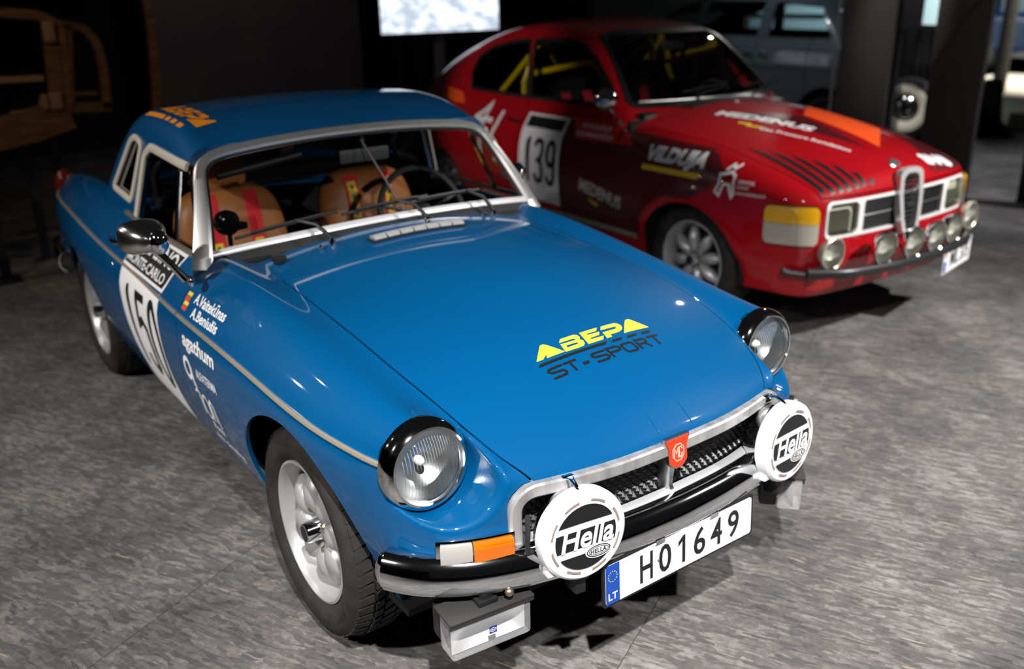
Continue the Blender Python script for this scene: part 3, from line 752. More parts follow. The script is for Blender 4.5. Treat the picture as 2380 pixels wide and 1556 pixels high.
# pyramid mesh
m_ = MB(); d = .024
for i in range(-45, 46):
    for j in range(-8, 9):
        y = (i+.5*(j % 2))*d*.98; z = .541+j*d*.52
        if abs(y) > .432 or abs(z-.541) > .07: continue
        x0 = xg(y)-.062; e = d*.49
        m_.add([(x0, y-e, z), (x0, y, z-e*1.05), (x0, y+e, z), (x0, y, z+e*1.05), (x0+.013, y, z)], [(0, 1, 4), (1, 2, 4), (2, 3, 4), (3, 0, 4)])
pl = mat('black_grille_plastic', (.045, .047, .05), .38)
tag(m_.build('grille_mesh', pl, grille, smooth=False), kind='stuff')
m_ = MB(); ys = np.linspace(-.45, .45, 31); P = [(xg(y)-.0635, y, .541) for y in ys]
m_.sweep(P, [(-.002, -.085), (-.002, .085), (0, .085), (0, -.085)], (0, 0, 1)); m_.build('grille_backing', black, grille)
for k_, (zz, dx, hh, tt) in enumerate([(.484, -.012, .016, .014), (.4640, .004, .014, .014)]):       # bright lower bars
    m_ = MB(); P = [(xg(y)+dx, y, zz) for y in np.linspace(-.40, .40, 33)]; m_.sweep(P, [(-tt, -hh/2), (-tt, hh/2), (0, hh/2), (tt*.6, hh*.2), (tt*.6, -hh*.2), (0, -hh/2)], (0, 0, 1)); m_.build('grille_bar', mat('bar_bright', (.8, .81, .83), .22, .6), grille)
m_ = MB(); 
for i in range(34):
    y = -.36+i*.0218; m_.box((xg(y)+.012, y, .4545), (.012, .013, .007))
m_.build('slot_strip', blackp, grille, smooth=False)
# centre rib
m_ = MB(); m_.sweep([(.654, 0, .590), (.650, 0, .555), (.646, 0, .525), (.645, 0, .50), (.656, 0, .478)], [(-.011, -.03), (-.011, 0), (-.006, .008), (.006, .008), (.011, 0), (.011, -.03)], (1, 0, 0)); m_.build('centre_rib', mat('rib_silver', (.6, .61, .62), .25, 1), grille)
# badge: red shield with octagon and letters
BX = .674; B0 = np.array([BX, -.004, .603]); badge_red = mat('badge_red', (.75, .045, .012), .3, coat=.6)
sh = [(1.14*x_, 1.14*y_) for x_, y_ in [(-.036, .036), (.036, .036), (.036, .026), (.028, .012), (.028, -.022), (.018, -.033), (.008, -.038), (-.008, -.038), (-.018, -.033), (-.028, -.022), (-.028, .012), (-.036, .026)]]
flatU, flatV = np.array([0, 1, 0]), np.array([-.12, 0, .99])
badge = flatfig('badge', poly2d(sh), B0-[.010, 0, 0], flatU, flatV, mat('badge_chrome', (.7, .7, .7), .2, 1), mgb, .010)
flatfig('badge_shield', poly2d([(x*.9, y*.9) for x, y in sh]), B0+[.0005, 0, 0], flatU, flatV, badge_red, badge, .0015)
oc = [(.022*math.cos(PI/8+i*PI/4)*.95, .024*math.sin(PI/8+i*PI/4)) for i in range(8)]
mgl = merge2d(ring2d(oc, [(x*.9, y*.9) for x, y in oc]), stroke2d([(-.014, -.010), (-.012, .010), (-.007, -.002), (-.001, .012), (-.001, -.014)], .0022),
              stroke2d([(.013, .006), (.009, .013), (.003, .013), (.003, -.013), (.009, -.013), (.013, -.004), (.008, -.004)], .0022))
flatfig('badge_emblem', mgl, B0+[.0022, 0, .0], flatU, flatV, mat('badge_line', (.95, .55, .45), .35), badge, .0008)

# --- indicators
amber = mat('amber_lens', (.60, .13, .003), .12, coat=1.0, emit=(1, .25, 0), es=.0); clearl = mat('clear_lens', (.38, .36, .35), .12, coat=1.0)
def indicator(s_):
    # on the front panel, between y .46 and .605, z .452 .. .524
    q = lambda y, z, d: (float(_XF(abs(y)))-.06*max(z-.5, 0)+d, s_*abs(y), z)
    ys = np.linspace(.452, .612, 12); root = None
    def slab(y0, y1, z0, z1, d0, d1, m, nm, par, ridg=0):
        mb = MB(); yy = np.linspace(y0, y1, 13); P = [q(y, (z0+z1)/2, 0) for y in yy]; h = (z1-z0)/2; s2 = 1 if s_ < 0 else -1
        pr = [(d0, -h), (d1*.8, -h), (d1, -h*.7), (d1, h*.7), (d1*.8, h), (d0, h)]
        if s_ > 0: P = P
        # forward is +sd for paths going +y
        P = sorted(P, key=lambda p: p[1]); mb.sweep(P, pr, (0, 0, 1)); o = mb.build(nm, m, par, angle=30); return o
    root = slab(.452, .612, .447, .529, -.02, .014, bchrome, 'indicator_bezel', mgb)
    slab(.545, .604, .454, .522, .0, .026, clearl, 'clear_lens', root); slab(.459, .543, .454, .522, .0, .030, amber, 'amber_lens', root)
    mb = MB()
    for i in range(11):
        z = .460+.0056*i; P = sorted([q(y, z, .0) for y in np.linspace(.462, .602, 9)], key=lambda p: p[1])
        mb.sweep([(p[0]+(.0265 if abs(p[1]) > .544 else .0305), p[1], p[2]) for p in P[:]], [(-.001, -.0012), (.0008, 0), (-.001, .0012)], (0, 0, 1))
    mb.build('lens_ribs', glass('rib_glass', (.95, .85, .7)), root)
for s_ in (-1, 1): indicator(s_)

# --- driving lamps with covers
cover = mat('white_cover', (.82, .82, .84), .32, coat=.3); slotm = mat('cover_slot', (.30, .22, .2), .6)
def driving_lamp(s_, yaw):
    C = Tr(.700, -.333 if s_ < 0 else .376, .521) @ Rz(yaw) @ Ry(math.radians(-3)) @ Matrix.Scale(.925, 4)
    m = MB(); m.lathe([(.0, -.115), (.045, -.108), (.080, -.085), (.100, -.05), (.108, -.02), (.110, .0), (.104, .0)], 48, C); lamp = m.build('driving_lamp', chrome, mgb)
    m = MB(); m.lathe([(.112, -.022), (.1185, -.016), (.1205, .006), (.118, .016), (.112, .021), (.0, .024)], 64, C); m.build('lamp_cover', cover, lamp)
    o = np.array(C @ Vector((.0235, 0, 0))); U = np.array((C.to_3x3() @ Vector((0, 1, 0)))); V = np.array((C.to_3x3() @ Vector((0, 0, 1)))); N = np.array((C.to_3x3() @ Vector((1, 0, 0))))
    R = .0855; K = []
    def seg(y0, y1, n=24):
        L = [(-math.sqrt(max(R*R-y*y, 0)), y) for y in np.linspace(y0, y1, n)]; return L+[(-x, y) for x, y in reversed(L)]
    K = poly2d(seg(.040, R-.0002), seg(-.026, .022), seg(-R+.0002, -.045))
    flatfig('cover_print', K, o+N*.0012, U, V, inkb, lamp, .0003)
    tx = fit2d(text2d('Hella', .1, .22, .0022, 1.0, 1.0), w=.150, h=.060, x=.004, y=.001)
    flatfig('cover_lettering', tx, o+N*.0019, U, V, white, lamp, .0003)
    oe = ring2d(circ(.034, -.047, .034, 32, .0155), circ(.034, -.047, .031, 32, .0130)); ow = poly2d(circ(.034, -.047, .0375, 32, .0185)); oi = ring2d(circ(.034, -.047, .0285, 32, .0108), circ(.034, -.047, .0268, 32, .0092))
    flatfig('oval_ground', ow, o+N*.0022, U, V, white, lamp, .0002)
    flatfig('oval_mark', merge2d(oe, oi, fit2d(text2d('HELLA', .02, 0, .0005, 1, 1.05), w=.046, h=.0125, x=.034, y=-.047)), o+N*.0027, U, V, inkb, lamp, .0002)
    sl = []
    for i in range(8):
        a = PI/8+i*PI/4; A = [(.0985*math.cos(a+t), .0985*math.sin(a+t)) for t in np.linspace(-.22, .22, 9)]; B = [(.0935*math.cos(a+t), .0935*math.sin(a+t)) for t in np.linspace(.22, -.22, 9)]
        sl.append(poly2d(A+B))
    for q in sl: flatfig('cover_slot', q, o+N*.0010, U, V, slotm, lamp, .0002)
    m = MB(); m.box((-.005, -.085, -.082), (.028, .030, .022), C, .004); m.build('cover_tab', cover, lamp)
    m = MB(); m.tube([tuple(C @ Vector(p)) for p in [(-.06, .0, .118), (-.03, -.006, .128), (.0, -.008, .121), (.012, -.008, .114)]], .003, 8); m.tube([tuple(C @ Vector(p)) for p in [(-.06, .018, .118), (-.03, .002, .128), (.0, -.004, .121)]], .0025, 8); m.box((-.068, .006, .112), (.016, .034, .02), C, .003); m.build('spring_clip', chrome, lamp)
    m = MB(); m.box((-.02, 0, -.125), (.03, .05, .03), C, .003); m.box((-.03, 0, -.15), (.05, .03, .05), C, .003); m.build('mounting_bracket', blackp, lamp)
    m = MB(); m.tube([(.655, s_*.447, .585), (.662, s_*.452, .555), (.66, s_*.452, .52), (.655, s_*.448, .49), (.645, s_*.42, .475), (.63, s_*.39, .47)], .006, 8); m.build('lamp_cable', rubber, lamp)
driving_lamp(-1, math.radians(-8)); driving_lamp(1, math.radians(4))

# --- number plate
def plate_obj(parent, C, U, V, name='number_plate', txt='H01649', w=.52, h=.113, lay=None, dots=True):
    N = np.cross(U, V); C, U, V = [np.array(a, float) for a in (C, U, V)]
    r = .009; rr = []
    for sx, sy, a0 in ((1, 1, 0), (-1, 1, PI/2), (-1, -1, PI), (1, -1, 1.5*PI)): rr += [(sx*(w/2-r)+r*math.cos(a0+t), sy*(h/2-r)+r*math.sin(a0+t)) for t in np.linspace(0, PI/2, 6)]
    p = flatfig(name, poly2d([(x*1.012, y*1.05) for x, y in rr]), C-N*.006, U, V, blackp, parent, .006)
    flatfig('plate_face', poly2d([(x*.985, y*.94) for x, y in rr]), C+N*.0004, U, V, mat('plate_white', (.80, .81, .83), .35), p, .0006)
    bw = .043*w/.52; x0 = -w/2*.982
    flatfig('plate_band', poly2d([(x0, -h*.466), (x0+bw, -h*.466), (x0+bw, h*.466), (x0, h*.466)]), C+N*.0012, U, V, mat('plate_blue', (.01, .07, .42), .35), p, .0002)
    st = [poly2d(circ(x0+bw/2+.0135*math.cos(a), h*.18+.0135*math.sin(a), .0018, 6)) for a in np.linspace(0, 2*PI, 12, endpoint=False)]
    flatfig('plate_stars', merge2d(*st), C+N*.0016, U, V, mat('star_yellow', (.85, .7, .05), .4), p, .0001)
    flatfig('plate_country', fit2d(text2d('LT', .03, 0, .0006), h=.020, x=x0+bw/2, y=-h*.29), C+N*.0016, U, V, white, p, .0001)
    L = []
    for c, x in zip(txt, lay):
        if c == '1': L.append(poly2d([(x-.002, -.0385), (x+.008, -.0385), (x+.008, .0385), (x+.001, .0385), (x-.016, .024), (x-.016, .012), (x-.002, .023)])); continue
        L.append(fit2d(text2d(c, .1, 0, .0012), w=(.042 if c != '1' else .024)*w/.52, h=.077, x=x, y=0))
    flatfig('plate_characters', merge2d(*L), C+N*.0014, U, V, inkb, p, .0003)
    if dots:
        m = MB()
        for x in (-.085, .125): m.sphere(tuple(C+U*x+V*.003+N*.001), .004, 10)
        m.build('plate_screw', mat('dull_screw', (.5, .48, .42), .4, .9), p)
    return p
pv = np.array([-.055, 0, 1]); pv /= np.linalg.norm(pv)
plate_obj(mgb, (.712, -.010, .350), (0, 1, 0), pv, lay=[-.125, -.062, .0, .060, .122, .186])
m_ = MB()
for y in (-.09, .10): m_.box((.708, y, .405), (.012, .03, .012))
m_.build('plate_clip', bchrome, mgb, smooth=False)

# --- rectangular fog lamps under the bumper
def fog(s_):
    C = Tr(.615, s_*.535, .318) @ Rz(-.10 if s_ < 0 else .75)
    m = MB(); m.box((-.065, 0, 0), (.05, .195, .09), C, .012); f = m.build('fog_lamp', blackp, mgb)
    m = MB(); m.box((-.008, 0, -.004), (.066, .204, .094), C, .010); m.build('fog_lens', mat('fog_glass', (.86, .88, .9), .12, alpha=.2, coat=.6), f)
    m = MB(); V = []; Fc = []
    for i in range(13):
        for j in range(7): y = -.085+.17*i/12; z = -.037+.074*j/6; V.append(tuple(C @ Vector((.004-.036*(1-(abs(y)/.0851)**3)*(1-(abs(z)/.0371)**3), y*1.12, z*1.16-.004))))
    for i in range(12):
        for j in range(6): Fc.append((i*7+j, (i+1)*7+j, (i+1)*7+j+1, i*7+j+1))
    m.add(V, Fc); m.build('fog_reflector', mat('fog_silver', (.85, .86, .88), .35, .6), f, angle=80)
    m = MB(); m.box((-.012, 0, .052), (.085, .215, .006), C, .002); m.box((.026, 0, .046), (.005, .215, .016), C, .002); m.build('fog_hood', mat('hood_black', (.03, .03, .03), .55), f)
    m = MB(); m.box((-.01, 0, .085), (.025, .03, .06), C, .003); m.box((-.015, 0, .062), (.05, .05, .012), C, .003); m.build('fog_bracket', blackp, f)
    o = np.array(C @ Vector((.026, 0, .0))); U = np.array(C.to_3x3() @ Vector((0, 1, 0))); V = np.array((0, 0, 1.0))
    b = flatfig('fog_badge', poly2d([(-.0095, -.009), (.0095, -.009), (.0095, .009), (-.0095, .009)]), o, U, V, mat('badge_blue', (.02, .03, .22), .4), f, .0008)
    flatfig('fog_mark', merge2d(ring2d(circ(0, 0, .0085, 20, .0055), circ(0, 0, .0075, 20, .0045)), fit2d(text2d('HELLA', .01, 0, .0004), w=.0125, h=.004)), o+np.array(C.to_3x3() @ Vector((.0009, 0, 0))), U, V, white, f, .0001)
for s_ in (-1, 1): fog(s_)

# --- windscreen
def ws(s, t):
    """s -1..1 across, t 0..1 up"""
    b = np.array([-.672-.085*s*s, .632*s, .928-.045*s*s]); p = np.array([-.935-.035*s*s, .552*s, 1.200-.042*abs(s)**2.2]); q = b+(p-b)*t
    q[0] += .012*math.sin(PI*t); return q
def wsn(s, t):
    e = 1e-3; a = ws(s+e, t)-ws(s-e, t); b = ws(s, t+e)-ws(s, t-e); n = np.cross(a, b); return n/np.linalg.norm(n)
m_ = MB(); ns_, nt_ = 28, 8; V = [tuple(ws(-1+2*i/ns_, j/nt_)) for i in range(ns_+1) for j in range(nt_+1)]
m_.add(V, [(i*(nt_+1)+j, (i+1)*(nt_+1)+j, (i+1)*(nt_+1)+j+1, i*(nt_+1)+j+1) for i in range(ns_) for j in range(nt_)])
wsg = m_.build('windscreen', glass('windscreen_glass', (.86, .9, .9)), mgb, angle=80)
pth = [(-1.02, -.10), (-1.012, .3), (-1.005, .62), (-1.0, .85), (-.985, .95), (-.94, 1.0), (-.88, 1.012)]+[(x, 1.015) for x in np.linspace(-.8, 0, 9)]
pth = pth+[(-a, b) for a, b in pth[-2::-1]]; pth = smoothpts(dense(pth, 120), 3)
Pw = [ws(a, b) for a, b in pth]; Nw = [wsn(a, b) for a, b in pth]
frm = mat('screen_frame_alu', (.70, .70, .69), .38, .9)
m_ = MB(); wd = np.interp(np.abs(np.linspace(-1, 1, 120)), [0, .5, .62, .75, 1], [.8, .8, .95, 1.15, 1.5])
# varying-width frame
V = []; Fc = []; pr = [(-.021, -.008), (-.021, .012), (-.013, .017), (.015, .017), (.022, .010), (.022, -.008)]
for i in range(120):
    t = np.array(Pw[min(i+1, 119)])-np.array(Pw[max(i-1, 0)]); t /= np.linalg.norm(t); n = Nw[i]; sd = np.cross(t, n)
    for a, b in pr: V.append(tuple(Pw[i]+sd*a*wd[i]+n*b))
for i in range(119):
    for j in range(6): Fc.append((i*6+j, i*6+(j+1) % 6, (i+1)*6+(j+1) % 6, (i+1)*6+j))
Fc += [tuple(range(6)), tuple(119*6+j for j in range(6))[::-1]]
m_.add(V, Fc); m_.build('screen_frame', frm, wsg)
m_ = MB(); band([ws(s, .035) for s in np.linspace(-.97, .97, 50)], [wsn(s, 0) for s in np.linspace(-.97, .97, 50)], .026, .010, m_); m_.build('screen_lower_rail', mat('polished_rail', (.85, .85, .87), .3, .35), wsg)
m_ = MB(); 
Pb = [ws(s, -.085) for s in np.linspace(-1, 1, 50)]; band(Pb, [wsn(s, 0) for s in np.linspace(-1, 1, 50)], .062, .012, m_); m_.build('screen_seal', rubber, wsg)
m_ = MB(); m_.tube([tuple(ws(a*.965, .02+b*.955)) for a, b in smoothpts(dense([(-1, 0), (-1, .9), (-.93, 1), (.93, 1), (1, .9), (1, 0)], 80), 2)], .006, 6); m_.build('glass_seal', rubber, wsg)
# catches on the header rail
for s_ in (-.55, .0, .55):
    m_ = MB(); p = ws(s_, 1.05); m_.box(tuple(p), (.02, .03, .008), None, .002); m_.build('header_catch', chrome, wsg)

# --- hardtop trim: cream drip rail, window frames
for s_ in (-1, 1):
    m_ = MB(); q = smoothpts(dense([(-1.492, 1.155), (-1.556, .940), (-1.812, .956), (-1.632, 1.158), (-1.575, 1.172)], 60, True), 2, True); strip_on(F_top, q, s_, .024, .010, m_, True); qf = m_.build('quarter_window_frame', cream, hardtop)
    m_ = MB(); q = smoothpts(dense([(-.968, 1.142), (-1.38, 1.158), (-1.440, 1.12), (-1.470, .90)], 60), 3); strip_on(F_top, q, s_, .03, .012, m_); m_.build('door_window_surround', cream, hardtop)
    xz = np.array(QWIN); P = dense(QWIN, 40, True); y = ysurf(F_top, P[:, 0], P[:, 1], sg=s_); V3 = np.stack([P[:, 0], y*.99, P[:, 1]], -1); c = V3.mean(0)
    mesh_obj('quarter_window', np.vstack([V3, c]), [(i, (i+1) % 40, 40) for i in range(40)], glass('dark_glass', (.28, .27, .27)), hardtop, smooth=False)
# rear window
V = []; 
for i in range(21):
    for j in range(7):
        y = -.48+.96*i/20; z = .92+.22*j/6; lo, hi = -2.4, -1.4
        for _ in range(30):
            m = (lo+hi)/2
            if F_top(np.array([m]), np.array([y]), np.array([z]))[0] > 0: lo = m
            else: hi = m
        V.append((hi+.006, y, z))
mesh_obj('rear_window', V, [(i*7+j, (i+1)*7+j, (i+1)*7+j+1, i*7+j+1) for i in range(20) for j in range(6)], glass('dark_glass', (.28, .27, .27)), hardtop)
# vent windows and their chrome frames, door top caps
for s_ in (-1, 1):
    A, B, C_, D_ = (-.79, s_*.640, .905), (-.985, s_*.578, 1.125), (-1.075, s_*.583, 1.118), (-1.00, s_*.650, .895)
    m_ = MB(); m_.tube([C_, D_], .009, 8); m_.tube([A, B, C_], .005, 6); m_.tube([A, D_], .006, 6); vf = m_.build('vent_window_frame', chrome, PARTS['door', 0 if s_ < 0 else 1])
    mesh_obj('vent_window', [A, B, C_, D_], [(0, 1, 2, 3)], glass('side_glass', (.75, .8, .78)), vf, smooth=False)
    m_ = MB(); m_.tube([(-.80, s_*.655, .897), (-1.2, s_*.66, .893), (-1.60, s_*.652, .892)], .010, 8); m_.build('door_top_rail', mat('rail_dull', (.45, .4, .34), .35, .8), PARTS['door', 0 if s_ < 0 else 1])

# --- scuttle vent, washer jets, wipers
zb = lambda x, y: float(zsurf(F_mgb, x, y)[0])
m_ = MB(); ys = np.linspace(-.178, .178, 30)
P = [(-.527, y, zb(-.527, y)+.001) for y in ys]; m_.sweep(P, [(-.026, 0), (-.026, .006), (.026, .006), (.026, 0)], (0, 0, 1)); vent = m_.build('scuttle_vent', mat('vent_black', (.02, .02, .02), .4), mgb)
for i in range(7):
    y0 = -.172+i*.0495; m_ = MB()
    P = [(-.527, y, zb(-.527, y)+.006) for y in np.linspace(y0+.003, y0+.0445, 6)]
    m_.sweep(P, [(-.020, 0), (-.017, .009), (-.004, .013), (.010, .012), (.020, .004), (.020, 0)], (0, 0, 1)); m_.build('vent_louvre', mat('louvre_bright', (.85, .85, .85), .25, .6), vent)
for x, y in ((-.59, -.32), (-.605, .32)):
    m_ = MB(); m_.sphere((x, y, zb(x, y)+.006), .009, 12); m_.build('washer_jet', chrome, mgb)
m_ = MB(); z_ = zb(-.61, -.455); m_.box((-.61, -.455, z_+.012), (.05, .034, .022), Tr(0, 0, 0), .004); m_.build('bonnet_stop', blackp, mgb)
def wiper(piv, tip_s, tip_t, s0):
    px, py = piv; pz = zb(px, py)
    m = MB(); m.lathe([(.0, .02), (.009, .02), (.012, .004), (.012, 0)], 14, Tr(px, py, pz) @ Ry(-PI/2)); w = m.build('wiper', chrome, mgb)
    b = ws(tip_s, tip_t)+wsn(tip_s, tip_t)*.03; a = np.array([px, py, pz+.02])
    m = MB(); mid = a+(b-a)*.45+np.array([.01, 0, .02]); m.tube([tuple(a), tuple(a+(mid-a)*.3), tuple(mid), tuple(b)], [.009, .008, .006, .005], 8); m.build('wiper_arm', blackp, w)
    m = MB(); P = [ws(s, tip_t+dt)+wsn(s, .1)*.016 for s, dt in zip(np.linspace(s0-.28, s0+.26, 12), np.linspace(-.03, .02, 12))]; m.tube([tuple(p) for p in P], .0055, 6)
    P2 = [ws(s, tip_t+dt)+wsn(s, .1)*.027 for s, dt in zip(np.linspace(s0-.20, s0+.18, 8), np.linspace(-.02, .01, 8))]; m.tube([tuple(p) for p in P2], .0045, 6); m.build('wiper_blade', blackp, w)
wiper((-.60, -.275), -.55, .16, -.58); wiper((-.598, .08), .02, .17, -.02); wiper((-.640, .385), .50, .17, .36)

# --- door mirror, handles
m_ = MB(); C = Tr(-.725, -.825, 1.003) @ Rz(math.radians(4)) @ Matrix.Diagonal((.85, .82, .92, 1))
V = []; n = 26; prf = [(.0, 1.0), (.02, 1.02), (.05, .96), (.085, .80), (.115, .52), (.128, .22), (.131, .0)]
for x, k in prf:
    for i in range(n):
        a = 2*PI*i/n; cx, sx = math.cos(a), math.sin(a); V.append((x, .080*k*math.copysign(abs(cx)**.6, cx), .052*k*math.copysign(abs(sx)**.6, sx)))
Fc = [(i*n+j, i*n+(j+1) % n, (i+1)*n+(j+1) % n, (i+1)*n+j) for i in range(len(prf)-1) for j in range(n)]
m_.add(V, Fc, C); mir = m_.build('door_mirror', mat('satin_chrome', (.72, .70, .66), .22, 1.0), mgb)
m_ = MB(); m_.add([(.004, .076*math.cos(2*PI*i/24), .048*math.sin(2*PI*i/24)) for i in range(24)], [tuple(range(24))], C); m_.build('mirror_glass', mat('mirror_silver', (.9, .9, .9), .02, 1), mir, smooth=False)
m_ = MB(); m_.tube([(-.68, -.80, .965), (-.655, -.765, .915), (-.645, -.735, .868)], [.014, .011, .013], 10); m_.sphere((-.625, -.80, 1.0), .030, 14, (1, 1, 1.25)); m_.sphere((-.645, -.722, .862), .018, 14, (1.3, .6, 1)); m_.build('mirror_stalk', chrome, mir)
m_ = MB(); C = Tr(-1.06, .775, .95) @ Rz(math.radians(-8)) @ Matrix.Scale(.6, 4)
m_.add(V, Fc, C); m_.build('door_mirror', chrome, mgb); m_ = MB(); m_.tube([(-1.0, .775, .93), (-.97, .755, .90), (-.95, .725, .865)], [.012, .010, .012], 10); m_.build('mirror_stalk', chrome, PARTS['door', 1])
for s_ in (-1, 1):
    d = PARTS['door', 0 if s_ < 0 else 1]
    x = np.linspace(-1.64, -1.52, 7); z = np.full(7, .795); y = ysurf(F_mgb, x, z, sg=s_); bow = np.array([.0, .014, .020, .022, .020, .014, .0])
    m_ = MB(); m_.tube([(x[i], y[i]+s_*bow[i], z[i]) for i in range(7)], .008, 8); m_.sphere((-1.655, float(ysurf(F_mgb, -1.655, .793, sg=s_)[0]), .793), .014, 12, (1, .5, 1)); m_.build('door_handle', chrome, d)
    m_ = MB(); m_.sphere((-1.55, float(ysurf(F_mgb, -1.55, .72, sg=s_)[0]), .712), .011, 12, (1, .6, 1)); m_.build('door_lock', chrome, d)

# --- interior
leather = noise_rough(mat('tan_leather', (.36, .125, .035), .42, spec=.4), 60, .35, .5)
beltr = mat('red_belt', (.62, .012, .02), .7); patch = mat('yellow_patch', (.8, .52, .02), .6)
def F_seat(x, y, z):
    zz = (z-.60)/.38; wy = .215*np.sqrt(np.maximum(1-np.clip((z-.80)/.18, 0, 1)**2.4, 0.0))
    bx = x-.10*(-(z-.55))*1.0
    back = np.maximum.reduce([np.abs(y)-.21, z-.965, .45-z])
    rr = np.sqrt((y/.22)**4+((z-.66)/.31)**4+1e-9)**.5-1
    th = np.abs(x+.22*(z-.45))-.07-.02*np.cos(y*12)
    b = smax(rr*.2, th, .06)
    cu = smax(smax(np.abs(y)-.22, np.abs(x-.24)-.25, .06), np.abs(z-.44)-.07, .06)
    return smin(b, cu, .03)
SP, ST = surface(F_seat, (-.35, -.26, .34), (.53, .26, 1.0), .016)
for s_ in (-1, 1):
    o = shell('seat', (SP, ST), F_seat, leather, mgb, 0); o.location = (-1.33, -.325 if s_ < 0 else .262, .0)
    if s_ < 0:
        m_ = MB(); m_.box((-.17, -.0, 1.025), (.07, .22, .13), None, .03); m_.build('headrest', leather, o)
    for k_ in (-.085, .075):
        m_ = MB(); zz = np.linspace(.50, .955, 22)
        P = []; Nn = []
        for z in zz:
            lo, hi = -.05, .4; yk = k_*(1+.0*z)
            xs = np.linspace(.35 if z > .56 else .2, -.3, 300) if z > .53 else np.linspace(.12, -.3, 200)
            f = F_seat(xs, np.full(xs.shape, yk), np.full(xs.shape, z)); i = int(np.argmax(f < 0)); P.append((xs[i], yk, z)); Nn.append(nrm(F_seat, (xs[i], yk, z)))
        P = [p for p in P]; band(P[2:], Nn[2:], .058, .004, m_); b = m_.build('harness_belt', beltr, o)
        ii = range(11, 21) if s_ > 0 else range(4, 14)
        m_ = MB(); band([np.array(P[i])+Nn[i]*.003 for i in ii], [Nn[i] for i in ii], .036, .0025, m_); m_.build('harness_pad', patch, o)
        L = []
        for j, ch in enumerate('Sabelt'):
            V2, F2 = fit2d(text2d(ch, .03, .15, .0015), h=.020, x=0, y=0)
            idx = (list(ii)[-2]-j*1.6) if s_ > 0 else (list(ii)[-2]-j*1.5); i0 = int(idx); fr_ = idx-i0; pc = np.array(P[i0])*(1-fr_)+np.array(P[i0+1])*fr_; n = Nn[i0]
            up = np.array(P[i0+1])-np.array(P[i0]); up /= np.linalg.norm(up); rt = np.cross(up, n); rt /= np.linalg.norm(rt)
            L.append((np.array([pc+n*.0075+rt*v[0]+up*v[1] for v in V2]), F2))
        Vc, Fcc = merge2d(*L); mesh_obj('pad_lettering', Vc, Fcc, inkb, o, smooth=False)
m_ = MB(); m_.box((-1.90, 0, .905), (.27, 1.16, .012)); m_.build('deck_shade_sheet', black, mgb, smooth=False)  # black sheet added over the blue rear deck to darken the cabin
dash = mat('dash_black', (.012, .012, .013), .55)
m_ = MB(); m_.sweep([(-.83, y, .885-.03*(y/.6)**2) for y in np.linspace(-.60, .60, 20)], [(-.10, -.10), (-.10, -.01), (-.06, .012), (.06, .02), (.16, .018), (.16, -.10)], (0, 0, 1)); m_.build('dashboard', dash, mgb)
C = Tr(-1.05, .33, .835) @ Ry(math.radians(-25))
m_ = MB(); m_.tube([tuple(C @ Vector((0, .185*math.cos(a), .185*math.sin(a)))) for a in np.linspace(0, 2*PI, 40, endpoint=False)], .013, 8, closed=True)
for a in (PI*.1, PI*.9, PI*1.5): m_.tube([tuple(C @ Vector((0, 0, 0))), tuple(C @ Vector((0, .18*math.cos(a), .18*math.sin(a))))], .008, 6)
m_.sphere((0, 0, 0), .045, 14, (.5, 1, 1), C); m_.tube([tuple(C @ Vector((0, 0, 0))), (-.82, .33, .76)], .02, 8); m_.build('steering_wheel', blackp, mgb)
C = Tr(-.86, -.515, .966) @ Rz(.35)
m_ = MB(); m_.lathe([(.0, .020), (.030, .018), (.040, .010), (.042, -.01), (.036, -.03), (.0, -.034)], 28, C); m_.box((-.01, .05, -.022), (.03, .05, .022), C, .004); m_.tube([tuple(C @ Vector((0, 0, -.03))), (-.86, -.515, .89)], .008, 8); m_.build('dash_fan', mat('gloss_black', (.01, .01, .01), .12, coat=.8), mgb)
m_ = MB(); m_.box((-.955, .04, 1.112), (.02, .20, .05), None, .012); m_.tube([(-.95, .035, 1.18), (-.952, .038, 1.13)], .006, 8); m_.build('rear_view_mirror', mat('mirror_back', (.05, .05, .052), .5), mgb)
m_ = MB(); m_.tube([(-.93, .02, 1.17), (-.80, .105, .925)], .004, 6); m_.build('mirror_stay', mat('stay_grey', (.3, .3, .3), .4, .7), mgb)
m_ = MB(); m_.tube([(-.96, -.50, 1.10), (-.955, -.2, 1.14)], .012, 8); m_.build('sun_visor_rod', dash, mgb)
m_ = MB(); m_.box((-1.35, 0, .52), (.9, .14, .22), None, .02); m_.tube([(-1.12, 0, .62), (-1.13, 0, .74)], .008, 8); m_.sphere((-1.13, 0, .75), .022, 12); m_.build('centre_tunnel', dash, mgb)
m_ = MB()
for s_ in (-1, 1): m_.tube([(-1.72, s_*.5, .4), (-1.72, s_*.5, 1.0), (-1.70, s_*.42, 1.13)], .019, 10)
m_.tube([(-1.70, -.43, 1.13), (-1.70, .43, 1.13)], .019, 10); m_.tube([(-1.71, -.42, 1.1), (-1.73, .45, .55)], .017, 10); m_.build('roll_bar', dash, mgb)
